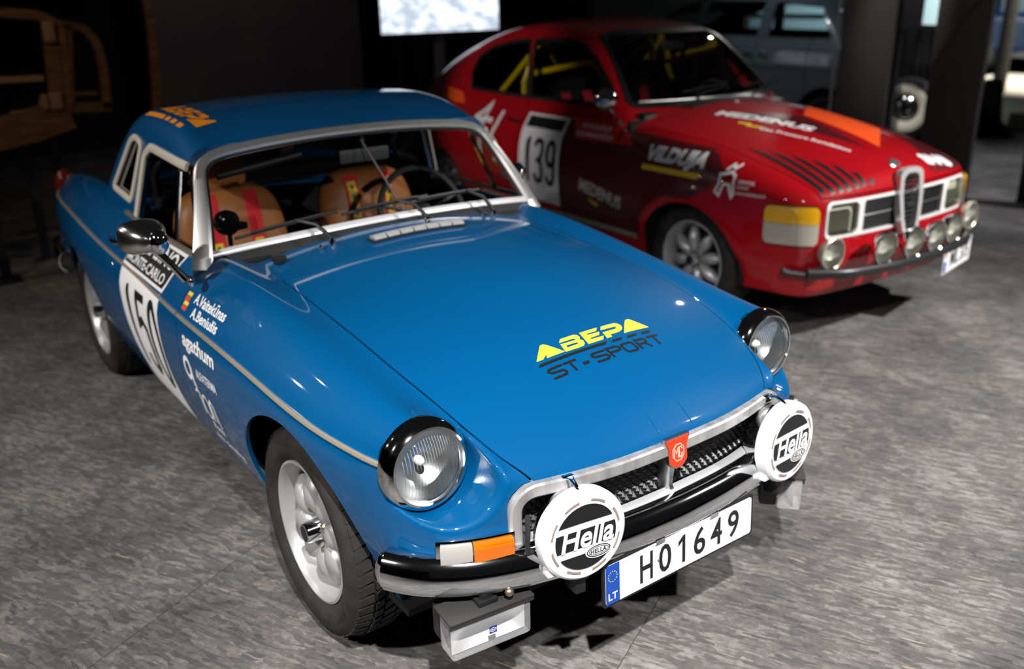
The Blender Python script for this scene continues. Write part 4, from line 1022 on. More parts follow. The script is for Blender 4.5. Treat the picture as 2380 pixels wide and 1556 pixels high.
# ------------------------------------------------------------ roadster decals
yel = mat('yellow_vinyl', (.95, .55, .045), .4); org_ = mat('orange_vinyl', (.95, .30, .01), .4)
LG = dict(
A1=[(-.199, -.369), (-.179, -.37), (-.15, -.341), (-.137, -.358), (-.159, -.358), (-.167, -.370), (-.108, -.370), (-.136, -.328), (-.142, -.322), (-.153, -.323), (-.161, -.331)],
BT=[(-.101, -.337), (-.088, -.325), (-.043, -.325), (-.035, -.33), (-.034, -.34), (-.04, -.346), (-.054, -.347), (-.052, -.342), (-.054, -.338)],
E=[(-.024, -.325), (.038, -.324), (.027, -.335), (-.008, -.336), (-.008, -.341), (.032, -.341), (.022, -.352), (-.01, -.354), (-.01, -.359), (.032, -.359), (.02, -.371), (-.031, -.372)],
P=[(.04, -.337), (.053, -.324), (.097, -.323), (.108, -.328), (.112, -.337), (.108, -.348), (.099, -.355), (.084, -.36), (.054, -.361), (.052, -.37), (.034, -.371), (.039, -.347), (.084, -.346), (.092, -.342), (.093, -.339), (.087, -.337)],
A2=[(.096, -.369), (.118, -.368), (.146, -.339), (.159, -.356), (.137, -.357), (.128, -.368), (.188, -.367), (.16, -.325), (.154, -.32), (.144, -.321), (.133, -.33)])
BL = [(-.102, -.343), (-.053, -.345), (-.04, -.347), (-.035, -.355), (-.038, -.364), (-.047, -.372), (-.062, -.373), (-.107, -.372)]
BH = [(-.090, -.353), (-.070, -.353), (-.058, -.354), (-.053, -.356), (-.054, -.358), (-.06, -.3605), (-.075, -.3605), (-.093, -.3605)]
abepa = merge2d(*[poly2d(v) for v in LG.values()], ring2d(BL, BH))
BARS = [[(-.207, -.389), (-.197, -.380), (.023, -.380), (.015, -.389)], [(.035, -.389), (.044, -.381), (.077, -.380), (.068, -.389)], [(.088, -.388), (.097, -.380), (.132, -.379), (.122, -.388)], [(.142, -.388), (.152, -.379), (.184, -.378), (.174, -.387)]]
STS = [[(-.147, -.405), (-.181, -.405), (-.191, -.407), (-.194, -.412), (-.189, -.418), (-.155, -.421), (-.150, -.428), (-.155, -.434), (-.164, -.435), (-.195, -.435)], [(-.144, -.405), (-.102, -.405)], [(-.124, -.405), (-.123, -.437)],
       [(-.008, -.406), (-.042, -.406), (-.052, -.408), (-.055, -.414), (-.048, -.419), (-.014, -.421), (-.008, -.427), (-.015, -.434), (-.026, -.435), (-.054, -.435)], [(.003, -.437), (-.001, -.404), (.032, -.405), (.04, -.410), (.038, -.417), (.029, -.420), (.002, -.42)],
       [(.102, -.436), (.101, -.403), (.13, -.403), (.135, -.408), (.132, -.416), (.120, -.419), (.101, -.419)], [(.124, -.418), (.138, -.436)], [(.146, -.402), (.186, -.401)], [(.167, -.402), (.168, -.435)]]
OO = [(.053, -.405), (.080, -.404), (.087, -.408), (.090, -.428), (.085, -.434), (.059, -.434), (.052, -.430), (.049, -.411)]
sport = merge2d(*[stroke2d(p, .0072) for p in STS], stroke2d(OO, .0072, True), poly2d([(-.093, -.420), (-.073, -.420), (-.074, -.430), (-.094, -.430)]), *[poly2d(b) for b in BARS])
decal('hood_lettering', abepa, F_mgb, (0, 0, 1.05), (0, 1, 0), (-1, 0, 0), (0, 0, -1), yel, bonnet)
decal('hood_lettering', sport, F_mgb, (0, 0, 1.05), (0, 1, 0), (-1, 0, 0), (0, 0, -1), inkb, bonnet)
# small ribs pressed in the bonnet nose
for y in (-.035, .075):
    m_ = MB(); xs = np.linspace(.585, .640, 8); m_.tube([(x, y+.1*(x-.6), float(zsurf(F_mgb, x, y)[0])-.001) for x in xs], [.0005, .0018, .0024, .0028, .003, .003, .003, .0025], 6); m_.build('bonnet_crease', blue, bonnet)
RS = dict(F=F_mgb, org=(0, -1.2, 0), U=(1, 0, 0), Vd=(0, 0, 1), D=(0, 1, 0))
wingR, doorR = PARTS['front_wing', 0], PARTS['door', 0]
def side(name, VF, m, parent, off=.0012): return decal(name, VF, RS['F'], RS['org'], RS['U'], RS['Vd'], RS['D'], m, parent, off, reach=1.0)
def TX(s, x0, x1, z0, z1, **k): return fit2d(text2d(s, .1, **k), w=x1-x0, h=z1-z0, x=(x0+x1)/2, y=(z0+z1)/2)
side('name_lettering', merge2d(TX('A.Vaitekūnas', -.675, -.44, .783, .812, bold=0.0020), TX('A.Beniušis', -.66, -.455, .746, .775, bold=0.0020)), white, wingR)
for z in (.792, .7655):
    side('flag_yellow', poly2d([(-.742, z+.001), (-.705, z+.001), (-.702, z+.011), (-.737, z+.011)]), mat('flag_y', (.85, .6, .03), .4), wingR)
    side('flag_green', poly2d([(-.742, z-.004), (-.705, z-.004), (-.705, z+.001), (-.742, z+.001)]), mat('flag_g', (.10, .16, .03), .4), wingR)
    side('flag_red', poly2d([(-.745, z-.014), (-.71, z-.014), (-.706, z-.004), (-.743, z-.004)]), mat('flag_r', (.75, .05, .03), .4), wingR)
V, Fc = text2d('agathum', .1, bold=0.0030); k_ = V[:, 1].max()
V = V*[ .268/(V[:, 0].max()-V[:, 0].min()), .046/k_]; V[:, 0] += -.700-V[:, 0].min(); V[:, 1] += .653
side('sponsor_lettering', (V, Fc), white, wingR)
side('sponsor_mark', merge2d(ring2d(circ(-.692, .575, .036, 32, .041), circ(-.692, .575, .021, 32, .024)), poly2d([(-.668, .585), (-.655, .590), (-.650, .535), (-.640, .522), (-.648, .515), (-.664, .525)])), white, wingR)
side('sponsor_lettering', TX('ALFATERMA', -.615, -.445, .566, .598, bold=0.0020), white, wingR)
for fig in (stroke2d([(-.675, .50), (-.655, .512), (-.64, .505), (-.640, .43)], .010), stroke2d(circ(-.60, .468, .026, 24, .040), .009, True), stroke2d([(-.572, .425), (-.566, .49), (-.548, .508), (-.53, .49), (-.525, .415)], .010),
     stroke2d([(-.565, .50), (-.545, .43)], .008)): side('sponsor_lettering', fig, white, wingR)
side('sponsor_lettering', TX('Rona', -.62, -.53, .385, .415, bold=0.0020, shear=.3), white, wingR); side('sponsor_lettering', TX('auto detailing', -.66, -.42, .325, .365, bold=0.0015, shear=.3), white, wingR)
# door panels
PN = [(-1.425, .742), (-.955, .742), (-.955, .27), (-1.425, .27)]
side('number_panel', poly2d(PN), white, doorR, .0010)
def digit(s, x0, x1): return stroke2d
one = poly2d([(-1.330, .385), (-1.300, .385), (-1.300, .700), (-1.322, .700), (-1.338, .672), (-1.338, .640), (-1.330, .648)])
five = merge2d(stroke2d([(-1.115, .685), (-1.205, .685), (-1.212, .575), (-1.165, .600), (-1.125, .575), (-1.118, .50), (-1.125, .43), (-1.16, .400), (-1.20, .42), (-1.212, .46)], .030))
zero = stroke2d(circ(-1.025, .545, .045, 28, .150), .030, True)
side('race_number', merge2d(one, five, zero), inkb, doorR, .0022)
CPAN = [(-1.425, .750), (-.945, .750), (-.930, .775), (-.915, .82), (-.90, .872), (-1.385, .872), (-1.40, .82), (-1.412, .775)]
side('event_panel', poly2d(CPAN), white, doorR, .0012)
cxm, czm = -1.163, .811
side('event_ground', poly2d([(cxm+(x-cxm)*.955, czm+(z-czm)*.84) for x, z in CPAN]), mat('event_black', (.02, .018, .017), .3), doorR, .0020)
side('event_lettering', merge2d(TX('LE CASINO', -1.37, -.935, .815, .860, bold=0.0020), TX('MONTE-CARLO', -1.39, -.965, .768, .800, bold=0.0020)), white, doorR, .0028)
V, Fc = abepa; V = np.stack([-1.308+V[:, 0]*1.0, -.415+(V[:, 1]+.322)*1.75], -1)
decal('roof_lettering', (V, Fc), F_top, (0, 0, 1.5), (1, 0, 0), (0, 1, 0), (0, 0, -1), org_, hardtop, .0015, reach=.7)
V, Fc = poly2d([(-1.555, -.540), (-1.545, -.524), (-1.345, -.522), (-1.345, -.538)], [(-1.325, -.538), (-1.32, -.522), (-1.285, -.522), (-1.285, -.538)], [(-1.265, -.538), (-1.26, -.521), (-1.225, -.521), (-1.225, -.537)], [(-1.205, -.537), (-1.20, -.520), (-1.165, -.519), (-1.165, -.536)])
decal('roof_lettering', (V, Fc), F_top, (0, 0, 1.5), (1, 0, 0), (0, 1, 0), (0, 0, -1), org_, hardtop, .0015, reach=.7)
# ============================================================ RED COUPE (built in its own frame, then placed)
red = mat('red_paint', (.37, .004, .009), .45, coat=1.0, spec=.08)
_SW = Spl([(-3.6, .30), (-3.3, .50), (-2.9, .645), (-2.3, .75), (-1.2, .785), (-.4, .785), (0, .78), (.3, .755), (.5, .72), (.65, .68), (.8, .62)])
_SP = Spl([(.15, -.12), (.25, -.07), (.35, -.035), (.5, -.008), (.66, 0), (.8, -.02), (.9, -.058), (1.0, -.118), (1.1, -.20)])
_SB = Spl([(-.9, 1.05), (-.5, 1.047), (-.25, 1.03), (0, .997), (.25, .95), (.45, .90), (.6, .85), (.70, .80), (.76, .74), (.82, .64)])
_SX = Spl([(0, .745), (.3, .735), (.5, .712), (.57, .695), (.63, .66), (.68, .60), (.72, .50), (.76, .3), (.80, .0)])
_SR = Spl([(-.30, .86), (-.40, .95), (-.52, 1.05), (-.7, 1.205), (-.85, 1.325), (-.95, 1.39), (-1.1, 1.44), (-1.4, 1.478), (-1.8, 1.465), (-2.2, 1.405), (-2.5, 1.32), (-2.8, 1.195), (-3.1, 1.03), (-3.3, .88), (-3.45, .72), (-3.6, .5)])
def F_saab(x, y, z):
    ay = np.abs(y); W = _SW(x); sd = W+_SP(z)
    zt = _SB(x)-.075*(ay/.6)**2
    zt = np.where(x > -.6, zt, zt)-.34*np.maximum(-2.2-x, 0)**1.3
    f = smax(ay-sd, (z-zt)*.8, .09)
    bul = np.exp(-(((np.hypot(x-.02, z-.30)-.37)/.05)**2))*.018*sstep(.35, .5, z)
    f = f-np.where(ay > .5, bul, 0)
    f = smax(f, (x-_SX(ay)+.25*np.maximum(.42-z, 0))*.75, .05)
    f = smax(f, (-3.35-x-.3*(z-.6))*.8, .15)
    xe = x+.075*(ay/.57)**2
    gs = (W-.118)-.255*(z-1.0)
    dr = .028+.075*sstep(-1.5, -2.6, x)
    g_ = smax(ay-gs, (z-(_SR(xe)-dr*(ay/.5)**2))*.75, .10)
    g_ = np.maximum(g_, .93-z)
    return smin(f, g_, .035)
# END_F
saab = tag(empty('rally_coupe', (-1.1213, 2.6773, 0), -.0231), 'red rally coupe with number 139 and six spot lamps in front', 'car')
SB_ = surface(F_saab, (-3.6, -.86, .22), (.82, .03, 1.52), .0135)
SB_ = clip(*SB_, lambda P: P[:, 1])
S_DW = [(-1.505, 1.350), (-1.20, 1.350), (-1.06, 1.325), (-.955, 1.262), (-.80, 1.135), (-.715, 1.055), (-1.455, 1.045)]
S_QW = [(-2.165, 1.05), (-2.19, 1.135), (-2.135, 1.225), (-2.0, 1.285), (-1.76, 1.332), (-1.585, 1.348), (-1.50, 1.045)]
S_WS = [(-2, 1.062), (.545, 1.062), (.535, 1.09), (.445, 1.35), (.40, 1.382), (-2, 1.398)]
def s_arch(P): return -np.where(np.abs(P[:, 1]) > .45, np.minimum(np.hypot(P[:, 0]-.02, P[:, 2]-.305)-.330, np.hypot(P[:, 0]+2.488, (P[:, 2]-.30)*1.05)-.325), 1.0)
s_dw = lambda P: np.where(np.abs(P[:, 1]) > .44, polyd(P[:, 0], P[:, 2], S_DW, .012), 1)
s_qw = lambda P: np.where(np.abs(P[:, 1]) > .40, polyd(P[:, 0], P[:, 2], S_QW, .012), 1)
s_ws = lambda P: np.where((P[:, 0] > -1.12) & (P[:, 0] < -.42), np.maximum(polyd(np.abs(P[:, 1]), P[:, 2], S_WS, .02), -1.05-P[:, 0]), 1)
s_low = lambda P: .26-P[:, 2]
YSB = Spl([(-.6, .70), (-.49, .672), (-.2, .63), (0, .611), (.31, .60), (.6, .578), (.68, .575), (.8, .575)])
def s_bon(P): return np.maximum.reduce([np.abs(P[:, 1])-YSB(P[:, 0]), -.47+.10*(np.abs(P[:, 1])/.6)**2*-.5-P[:, 0], .735-P[:, 2]])
def s_door(P):
    x, z = P[:, 0], P[:, 2]
    fr = -.545-.10*sstep(.85, 1.05, z)-.30*np.maximum(z-1.05, 0); re = -1.475-.05*sstep(1.0, 1.3, z)*1+.0*z
    re = -1.478-.20*sstep(.95, .45, z)*0-.06*(1.0-z)*0
    return np.maximum.reduce([x-fr, re-x, .335-z, .44-np.abs(P[:, 1]), z-1.385])
SR_ = clips(SB_, [s_arch, s_low, lambda P: -s_dw(P), lambda P: -s_qw(P), lambda P: -s_ws(P)])
sbon = shell('bonnet', mirror(clips(SR_, [inside(s_bon, .003)])), F_saab, red, saab, .014, inner=black)
S_REST = clips(SR_, [outside(s_bon, .003)])
GRI = lambda P: np.maximum(rrect(P[:, 1], P[:, 2], 0, .630, .560, .092, .03), .5-P[:, 0])
S_REST = clips(S_REST, [lambda P: -GRI(P)])
sbody = shell('body_shell', mirror(clips(S_REST, [outside(s_door, .003)])), F_saab, red, saab, .014, inner=black)
SDOOR = {}
for s_ in (0, 1): SDOOR[s_] = shell('door', (flip if s_ else (lambda q: q))(clips(S_REST, [inside(s_door, .003)])), F_saab, red, saab, .014, inner=black)
# ------------------------------------------------------------ red coupe parts
sgl = glass('coupe_glass', (.8, .82, .82)); seal = mat('seal_black', (.010, .010, .010), .4)
def patch(fs): return clips(SB_, fs)
sws = shell('windscreen', mirror(patch([lambda P: s_ws(P)-.004])), F_saab, sgl, saab, 0, off=-.004)
for s_ in (0, 1):
    fl = flip if s_ else (lambda q: q)
    shell('door_window', fl(patch([lambda P: s_dw(P)-.004])), F_saab, sgl, SDOOR[s_], 0, off=-.005)
    shell('quarter_window', fl(patch([lambda P: s_qw(P)-.004])), F_saab, sgl, sbody, 0, off=-.005)
    shell('window_seal', fl(patch([lambda P: np.abs(s_dw(P)-.002)-.012])), F_saab, seal, SDOOR[s_], .006, off=.004)
    shell('window_seal', fl(patch([lambda P: np.abs(s_qw(P)-.002)-.012])), F_saab, seal, sbody, .006, off=.004)
shell('windscreen_seal', mirror(patch([lambda P: np.abs(s_ws(P)-.004)-.013])), F_saab, seal, sws, .006, off=.005)
# bright strip under the windscreen
m_ = MB(); ys = np.linspace(-.52, .52, 30); P = []
for y in ys:
    xs = np.linspace(-.2, -1, 400); i = int(np.argmax(F_saab(xs, np.full(400, y), np.full(400, 1.058)) < 0)); P.append((xs[i]+.004, y, 1.056))
m_.tube(P, .006, 6); m_.build('screen_moulding', alu, sws)
for y in (-.25, .22):
    m_ = MB(); xs = np.linspace(-.2, -1, 400); x0 = xs[int(np.argmax(F_saab(xs, np.full(400, y), np.full(400, 1.04)) < 0))]; m_.tube([(x0+.02, y, 1.03), (x0-.03, y+.15, 1.085), (x0-.07, y+.36, 1.10)], [.007, .005, .004], 6); m_.tube([(x0-.03, y-.02, 1.10), (x0-.08, y+.40, 1.12)], .004, 6); m_.build('wiper', blackp, saab)
# wheel wells, pan
for s_ in (-1, 1):
    for ax in (.02, -2.488):
        m_ = MB(); m_.lathe([(.345, 0), (.345, .30), (.05, .30)], 24, Tr(ax, s_*.74, .305) @ Rz(-s_*PI/2 if s_ < 0 else -PI/2), a0=-.06, a1=PI+.06); m_.build('wheel_well', black, saab)
m_ = MB(); m_.box((-1.3, 0, .27), (3.6, 1.25, .02)); m_.build('floor_pan', black, saab, smooth=False)
m_ = MB(); m_.box((-.50, 0, .62), (.02, 1.40, .72)); m_.build('bulkhead', black, saab, smooth=False)
for i, (ax, s_) in enumerate([(0, -1), (-2.488, -1), (0, 1), (-2.488, 1)]):
    if i == 0: sw0 = make_wheel(saab, r=.315, rim=.205, w=.17, dark_gap=True); w = sw0
    else: w = copy_tree(sw0, saab)
    w.location = (ax, s_*.615, .315); w.rotation_euler = (0, 0, s_*PI/2)
# front: white surround, headlamps, slatted grille, shield
whp = mat('white_surround', (.78, .78, .78), .35, coat=.3)
hl = lambda P: rrect(np.abs(P[:, 1]), P[:, 2], .452, .633, .092, .072, .028)
gc = lambda P: rrect(np.abs(P[:, 1]), P[:, 2], 0, .628, .325, .076, .012)
GPT = clips(SB_, [lambda P: rrect(P[:, 1], P[:, 2], 0, .630, .556, .088, .03), lambda P: .5-P[:, 0]])
sur = shell('grille_surround', mirror(clips(GPT, [lambda P: -hl(P), lambda P: -gc(P)])), F_saab, whp, saab, .02, off=.004)
shell('grille_backing', mirror(GPT), F_saab, black, sur, 0, off=-.03)
for s_ in (0, 1):
    fl = flip if s_ else (lambda q: q)
    shell('headlamp_lens', fl(clips(GPT, [lambda P: hl(P)+.002])), F_saab, glass('pale_lens', (.9, .9, .8)), sur, 0, off=.010)
    shell('headlamp_reflector', fl(clips(GPT, [lambda P: hl(P)])), F_saab, mat('soft_reflector', (.85, .84, .76), .35, .3), sur, 0, off=-.022)
for i in range(9):
    z = .566+i*.0155; m_ = MB(); ys = np.linspace(-.318, .318, 23); m_.sweep([(float(_SX(abs(y)))-.010, y, z) for y in ys], [(-.008, -.0025), (-.008, .0025), (.004, .0025), (.006, 0), (.004, -.0025)], (0, 0, 1)); m_.build('grille_slat', blackp if i != 4 else alu, sur)
shd = [(1.22*x_, y_) for x_, y_ in [(-.075, .155), (-.06, .175), (-.03, .186), (.03, .186), (.06, .175), (.075, .155), (.080, .06), (.066, -.06), (.045, -.135), (-.045, -.135), (-.066, -.06), (-.080, .06)]]
sho = np.array([.768, 0, .635]); SU, SVv = np.array([0, 1., 0]), np.array([-.10, 0, .995])
shf = flatfig('grille_shield', ring2d(shd, [(x*.68, y*.86) for x, y in shd]), sho-[.03, 0, 0], SU, SVv, mat('shield_chrome', (.8, .8, .8), .25, .5), saab, .034)
flatfig('shield_backing', poly2d([(x*.7, y*.88) for x, y in shd]), sho-[.03, 0, 0], SU, SVv, black, shf, .004)
for i in range(13):
    z = -.11+i*.0215; hw = .050 if z > -.05 else .040; m_ = MB(); m_.box((0, 0, 0), (.012, hw*2, .006), Tr(*(sho+SVv*z-np.array([.008, 0, 0])))); m_.build('shield_slat', mat('slat_grey', (.10, .10, .10), .3, .6), shf, smooth=False)
flatfig('shield_badge', fit2d(text2d('SAAB', .05, 0, .002), w=.055, h=.016), sho+[.002, 0, .01], SU, SVv, alu, shf, .002)
m_ = MB(); m_.sphere((0, 0, 0), 1, 20, (.030, .042, .007), Tr(.655, 0, float(zsurf(F_saab, .655, 0)[0])) @ Ry(.7)); m_.build('bonnet_emblem', mat('emblem_silver', (.6, .65, .68), .2, .9), sbon)
# corner lamps
cs = lambda P: np.where(P[:, 0] > .3, rrect(np.abs(P[:, 1])-P[:, 0], P[:, 2], .072, .610, .162, .088, .03), 1)
for s_ in (0, 1):
    fl = flip if s_ else (lambda q: q)
    b = shell('corner_lamp', fl(patch([lambda P: cs(P)-.008])), F_saab, seal, saab, .01, off=.004)
    shell('amber_lens', fl(patch([cs, lambda P: .622-P[:, 2]])), F_saab, mat('yellow_lens', (.80, .42, .012), .1, coat=1), b, .02, off=.018)
    shell('clear_lens', fl(patch([cs, lambda P: P[:, 2]-.620])), F_saab, mat('milky_lens', (.46, .43, .37), .15, coat=1), b, .02, off=.018)
# spot lamps on the bar
m_ = MB(); bp = smoothpts(dense([(.70, -.66, .40), (.80, -.50, .395), (.845, -.2, .39), (.85, 0, .39), (.845, .2, .39), (.80, .5, .395), (.70, .66, .40)], 40), 2); m_.tube([tuple(p) for p in bp], .026, 12); bar = m_.build('lamp_bar', mat('bar_black', (.02, .02, .021), .35), saab)
m_ = MB(); m_.tube([(.60, -.70, .395), (.66, -.66, .39), (.74, -.58, .378)], .016, 8); m_.sphere((.60, -.70, .395), .018, 10); m_.build('lamp_bar_stay', MATS['bar_black'], bar)
for i, (x, y, z, r) in enumerate([(.745, -.545, .485, .078), (.835, -.268, .486, .084), (.852, -.065, .480, .082), (.852, .122, .480, .080), (.835, .30, .490, .078), (.745, .60, .495, .076)]):
    C = Tr(x, y, z) @ Rz(.10*y); m = MB(); m.lathe([(.0, -.075), (.03, -.07), (.052, -.045), (r-.003, -.012), (r, .0), (r, .008), (r-.006, .012), (r-.010, .008)], 32, C)
    sl_ = m.build('spot_lamp', chrome if i not in (0, 5) else mat('lamp_cream', (.62, .6, .5), .3, .6), saab)
    m = MB(); m.lathe([(r-.008, .008), (r*.6, .018), (0, .024)], 28, C); m.build('lamp_lens', glass('spot_glass', (.95, .95, .9)), sl_)
    m = MB(); m.lathe([(r-.009, .006), (r*.6, -.02), (0, -.04)], 28, C); m.build('lamp_reflector', mat('spot_refl', (.88, .88, .84), .35, .6), sl_)
    m = MB(); m.tube([(x-.02, y, z-r+.008), (x-.01, y, .40)], .01, 8); m.build('lamp_stem', MATS['bar_black'], sl_)
# skid plate
m_ = MB(); V = [(.72, -.42, .36), (.72, .42, .36), (.60, .40, .23), (.60, -.40, .23), (.30, .40, .20), (.30, -.40, .20)]; V2 = [(x, y, z-.008) for x, y, z in V]
m_.add(V+V2, [(0, 1, 2, 3), (3, 2, 4, 5), (7, 6, 9, 8), (8, 9, 11, 10), (0, 3, 9, 6), (3, 5, 11, 9), (1, 7, 8, 2), (2, 8, 10, 4), (0, 6, 7, 1)]); m_.build('skid_plate', noise_col(mat('worn_alloy', (.4, .37, .32), .4, .8), (.3, .27, .22), (.55, .52, .48), 8), saab, smooth=False)
# plate, set skew at the corner
pu = np.array([-.086, .395, 0]); pu /= np.linalg.norm(pu)
p_ = flatfig('number_plate', poly2d([(-.20, -.066), (.20, -.066), (.20, .066), (-.20, .066)]), (.817, .40, .33), pu, (0, 0, 1), white, saab, .004)
pn = np.cross(pu, [0, 0, 1])
flatfig('plate_characters', fit2d(text2d('MIL 375', .1, 0, .002), w=.27, h=.085, x=.03, y=0), np.array((.817, .40, .33))+pn*.0046, pu, (0, 0, 1), inkb, p_, .0004)
flatfig('plate_band', merge2d(poly2d([(-.19, -.06), (-.155, -.06), (-.155, .0), (-.19, .0)])), np.array((.817, .40, .33))+pn*.0046, pu, (0, 0, 1), mat('plate_blue', (.01, .07, .42), .35), p_, .0004)
flatfig('plate_crest', poly2d([(-.185, .02), (-.16, .02), (-.16, .05), (-.185, .05)]), np.array((.817, .40, .33))+pn*.0046, pu, (0, 0, 1), mat('crest_red', (.55, .08, .05), .4), p_, .0004)
m_ = MB(); m_.tube([(.80, .40, .33), (.80, .40, .39)], .012, 8); m_.build('plate_bracket', MATS['bar_black'], p_)
# mirror
m_ = MB(); m_.lathe([(.0, .085), (.025, .08), (.048, .055), (.058, .02), (.060, .0), (.0, -.002)], 26, Tr(-.60, -.80, 1.095) @ Rz(.15)); mr = m_.build('door_mirror', chrome, saab)
m_ = MB(); m_.tube([(-.585, -.79, 1.07), (-.57, -.74, 1.01), (-.60, -.685, .968)], [.010, .008, .012], 8); m_.sphere((-.605, -.675, .962), .028, 12, (1.3, .7, .6)); m_.build('mirror_stalk', chrome, mr)
m_ = MB(); m_.tube([(-1.60, -.725, .897), (-1.585, -.745, .895), (-1.50, -.75, .89), (-1.49, -.735, .89)], .010, 8); m_.build('door_handle', chrome, SDOOR[0])
# sill strip
m_ = MB(); x = np.linspace(-1.9, -.35, 30); strip_on(F_saab, np.stack([x, np.full(30, .385)], -1), -1, .03, .012, m_); m_.build('sill_strip', mat('sill_grey', (.45, .43, .38), .4, .6), sbody)
# tail lamp
m_ = MB(); m_.sphere((-3.0, -.60, .80), 1, 14, (.06, .05, .09)); m_.build('tail_lamp', MATS['red_lens'], saab)
# cage, seats, belts
cage = mat('yellow_cage', (.85, .58, .01), .35)
m_ = MB(); m_.tube([(-1.66, -.56, .45), (-1.66, -.56, 1.10), (-1.63, -.50, 1.30), (-1.60, -.38, 1.38), (-1.60, .38, 1.38), (-1.63, .50, 1.30), (-1.66, .56, 1.10), (-1.66, .56, .45)], .021, 10); cg = m_.build('roll_cage', cage, saab)
for s_ in (-1, 1): m_ = MB(); m_.tube([(-1.62, s_*.47, 1.33), (-2.35, s_*.46, .80)], .020, 10); m_.build('cage_stay', cage, cg)
m_ = MB(); m_.tube([(-1.62, -.42, 1.34), (-2.3, .45, .80)], .020, 10); m_.tube([(-1.64, -.54, 1.15), (-1.0, -.55, 1.26), (-.75, -.57, 1.08), (-.68, -.60, .9), (-.68, -.60, .4)], .018, 10); m_.tube([(-1.64, .54, 1.15), (-1.0, .52, 1.28), (-.75, .57, 1.08), (-.68, .60, .9), (-.68, .60, .4)], .018, 10); m_.build('cage_stay', cage, cg)
sblk = mat('black_fabric', (.012, .012, .013), .85)
for s_ in (-1, 1):
    m_ = MB(); 
    pts = [(.0, .40, .21, .06), (-.02, .60, .24, .06), (-.05, .80, .23, .055), (-.09, .98, .21, .05), (-.11, 1.06, .14, .045), (-.13, 1.15, .13, .04), (-.14, 1.20, .09, .03)]
    V = []; n = 16
    for x, z, w, t in pts:
        for i in range(n): a = 2*PI*i/n; V.append((x+t*math.copysign(abs(math.cos(a))**.7, math.cos(a)), w*math.copysign(abs(math.sin(a))**.7, math.sin(a)), z))
    Fc = [(i*n+j, i*n+(j+1) % n, (i+1)*n+(j+1) % n, (i+1)*n+j) for i in range(len(pts)-1) for j in range(n)]+[tuple(range((len(pts)-1)*n, len(pts)*n))]
    m_.add(V, Fc); m_.box((.22, 0, .44), (.50, .46, .14), None, .04); st = m_.build('bucket_seat', sblk, saab, angle=60); st.location = (-1.38, s_*.33, 0)
    for k_ in (-.10, .10):
        m_ = MB(); m_.sweep([(.10, k_*1.15, .50), (.04, k_*1.1, .68), (.012, k_, .85), (-.02, k_*.9, .98), (-.05, k_*.85, 1.04)], [(-.035, 0), (-.035, .006), (.035, .006), (.035, 0)], (1, 0, .2)); m_.build('harness_belt', beltr, st)
C = Tr(-.85, .36, .93) @ Ry(math.radians(-25)); m_ = MB(); m_.tube([tuple(C @ Vector((0, .18*math.cos(a), .18*math.sin(a)))) for a in np.linspace(0, 2*PI, 36, endpoint=False)], .012, 8, closed=True); m_.tube([tuple(C @ Vector((0, -.18, 0))), tuple(C @ Vector((0, .18, 0)))], .012, 6); m_.build('steering_wheel', blackp, saab)
m_ = MB(); m_.box((-.62, 0, .93), (.26, 1.2, .16), None, .05); m_.build('dashboard', dash, saab)
m_ = MB(); m_.box((-.97, .05, 1.32), (.02, .20, .05), None, .012); m_.build('rear_view_mirror', MATS['mirror_back'], saab)
# ---- decals
TD = dict(org=(0, 0, 1.4), U=(1, 0, 0), Vd=(0, 1, 0), D=(0, 0, -1))
def top_d(name, VF, m, off=.0015): return decal(name, VF, F_saab, (0, 0, 1.4), (1, 0, 0), (0, 1, 0), (0, 0, -1), m, sbon, off, reach=.9)
def side_d(name, VF, m, par, off=.0015): return decal(name, VF, F_saab, (0, -1.3, 0), (1, 0, 0), (0, 0, 1), (0, 1, 0), m, par, off, reach=1.0)
inkd = mat('maroon_vinyl', (.085, .008, .012), .35, coat=.5); oran = mat('bright_orange_vinyl', (.95, .10, .015), .35); wht2 = MATS['white_vinyl']
top_d('hood_panel', poly2d([(-.27, -.31), (.03, .06), (.50, -.02), (.12, -.175)]), inkd)
top_d('hood_patch', poly2d([(.02, .09), (.51, .076), (.26, .44), (-.22, .43)]), oran)
tops = [(.176, -.53), (.272, -.483), (.368, -.437), (.462, -.389), (.54, -.341), (.631, -.297), (.690, -.245)]; bots = [(.668, -.546), (.685, -.501), (.695, -.452), (.703, -.405), (.708, -.352), (.711, -.307), (.715, -.256)]
for s_ in (1, -1):
    for a, b in zip(tops, bots): top_d('hood_stripe', poly2d([(a[0], s_*a[1]), (a[0]+.10*(b[0]-a[0])/.5, s_*(a[1]-.011)), (b[0], s_*(b[1]-.015)), (b[0], s_*(b[1]+.015)), (a[0]+.12*(b[0]-a[0])/.5, s_*(a[1]+.016))]), inkb, .0020)
U2 = np.array([.92, .39]); V2_ = np.array([-.39, .92])
def diag(VF, o): V, f = VF; return np.array([np.array(o)+v[0]*U2+v[1]*V2_ for v in V]), f
top_d('hood_lettering', diag(fit2d(text2d('MEDENUS', .1, .15, .0045), w=.53, h=.085, ax=0, ay=0), (-.235, -.335)), wht2, .003)
top_d('hood_lettering', diag(fit2d(text2d('Gas Pressure Regulation', .1, 0, .002), w=.46, h=.048, ax=0, ay=0), (.085, -.345)), wht2, .003)
top_d('hood_bar', diag(poly2d([(0, .012), (.07, .012), (.07, -.012), (.14, -.012), (.14, -.036), (.05, -.036), (.05, -.012), (0, -.012)]), (-.06, -.335)), patch if False else MATS['yellow_patch'], .003)
V, Fc = fit2d(text2d('SAAB', .1, 0, .008), w=.24, h=.085)
top_d('hood_lettering', (np.stack([.645-V[:, 1], .36+V[:, 0]], -1), Fc), wht2, .004)
d0 = SDOOR[0]
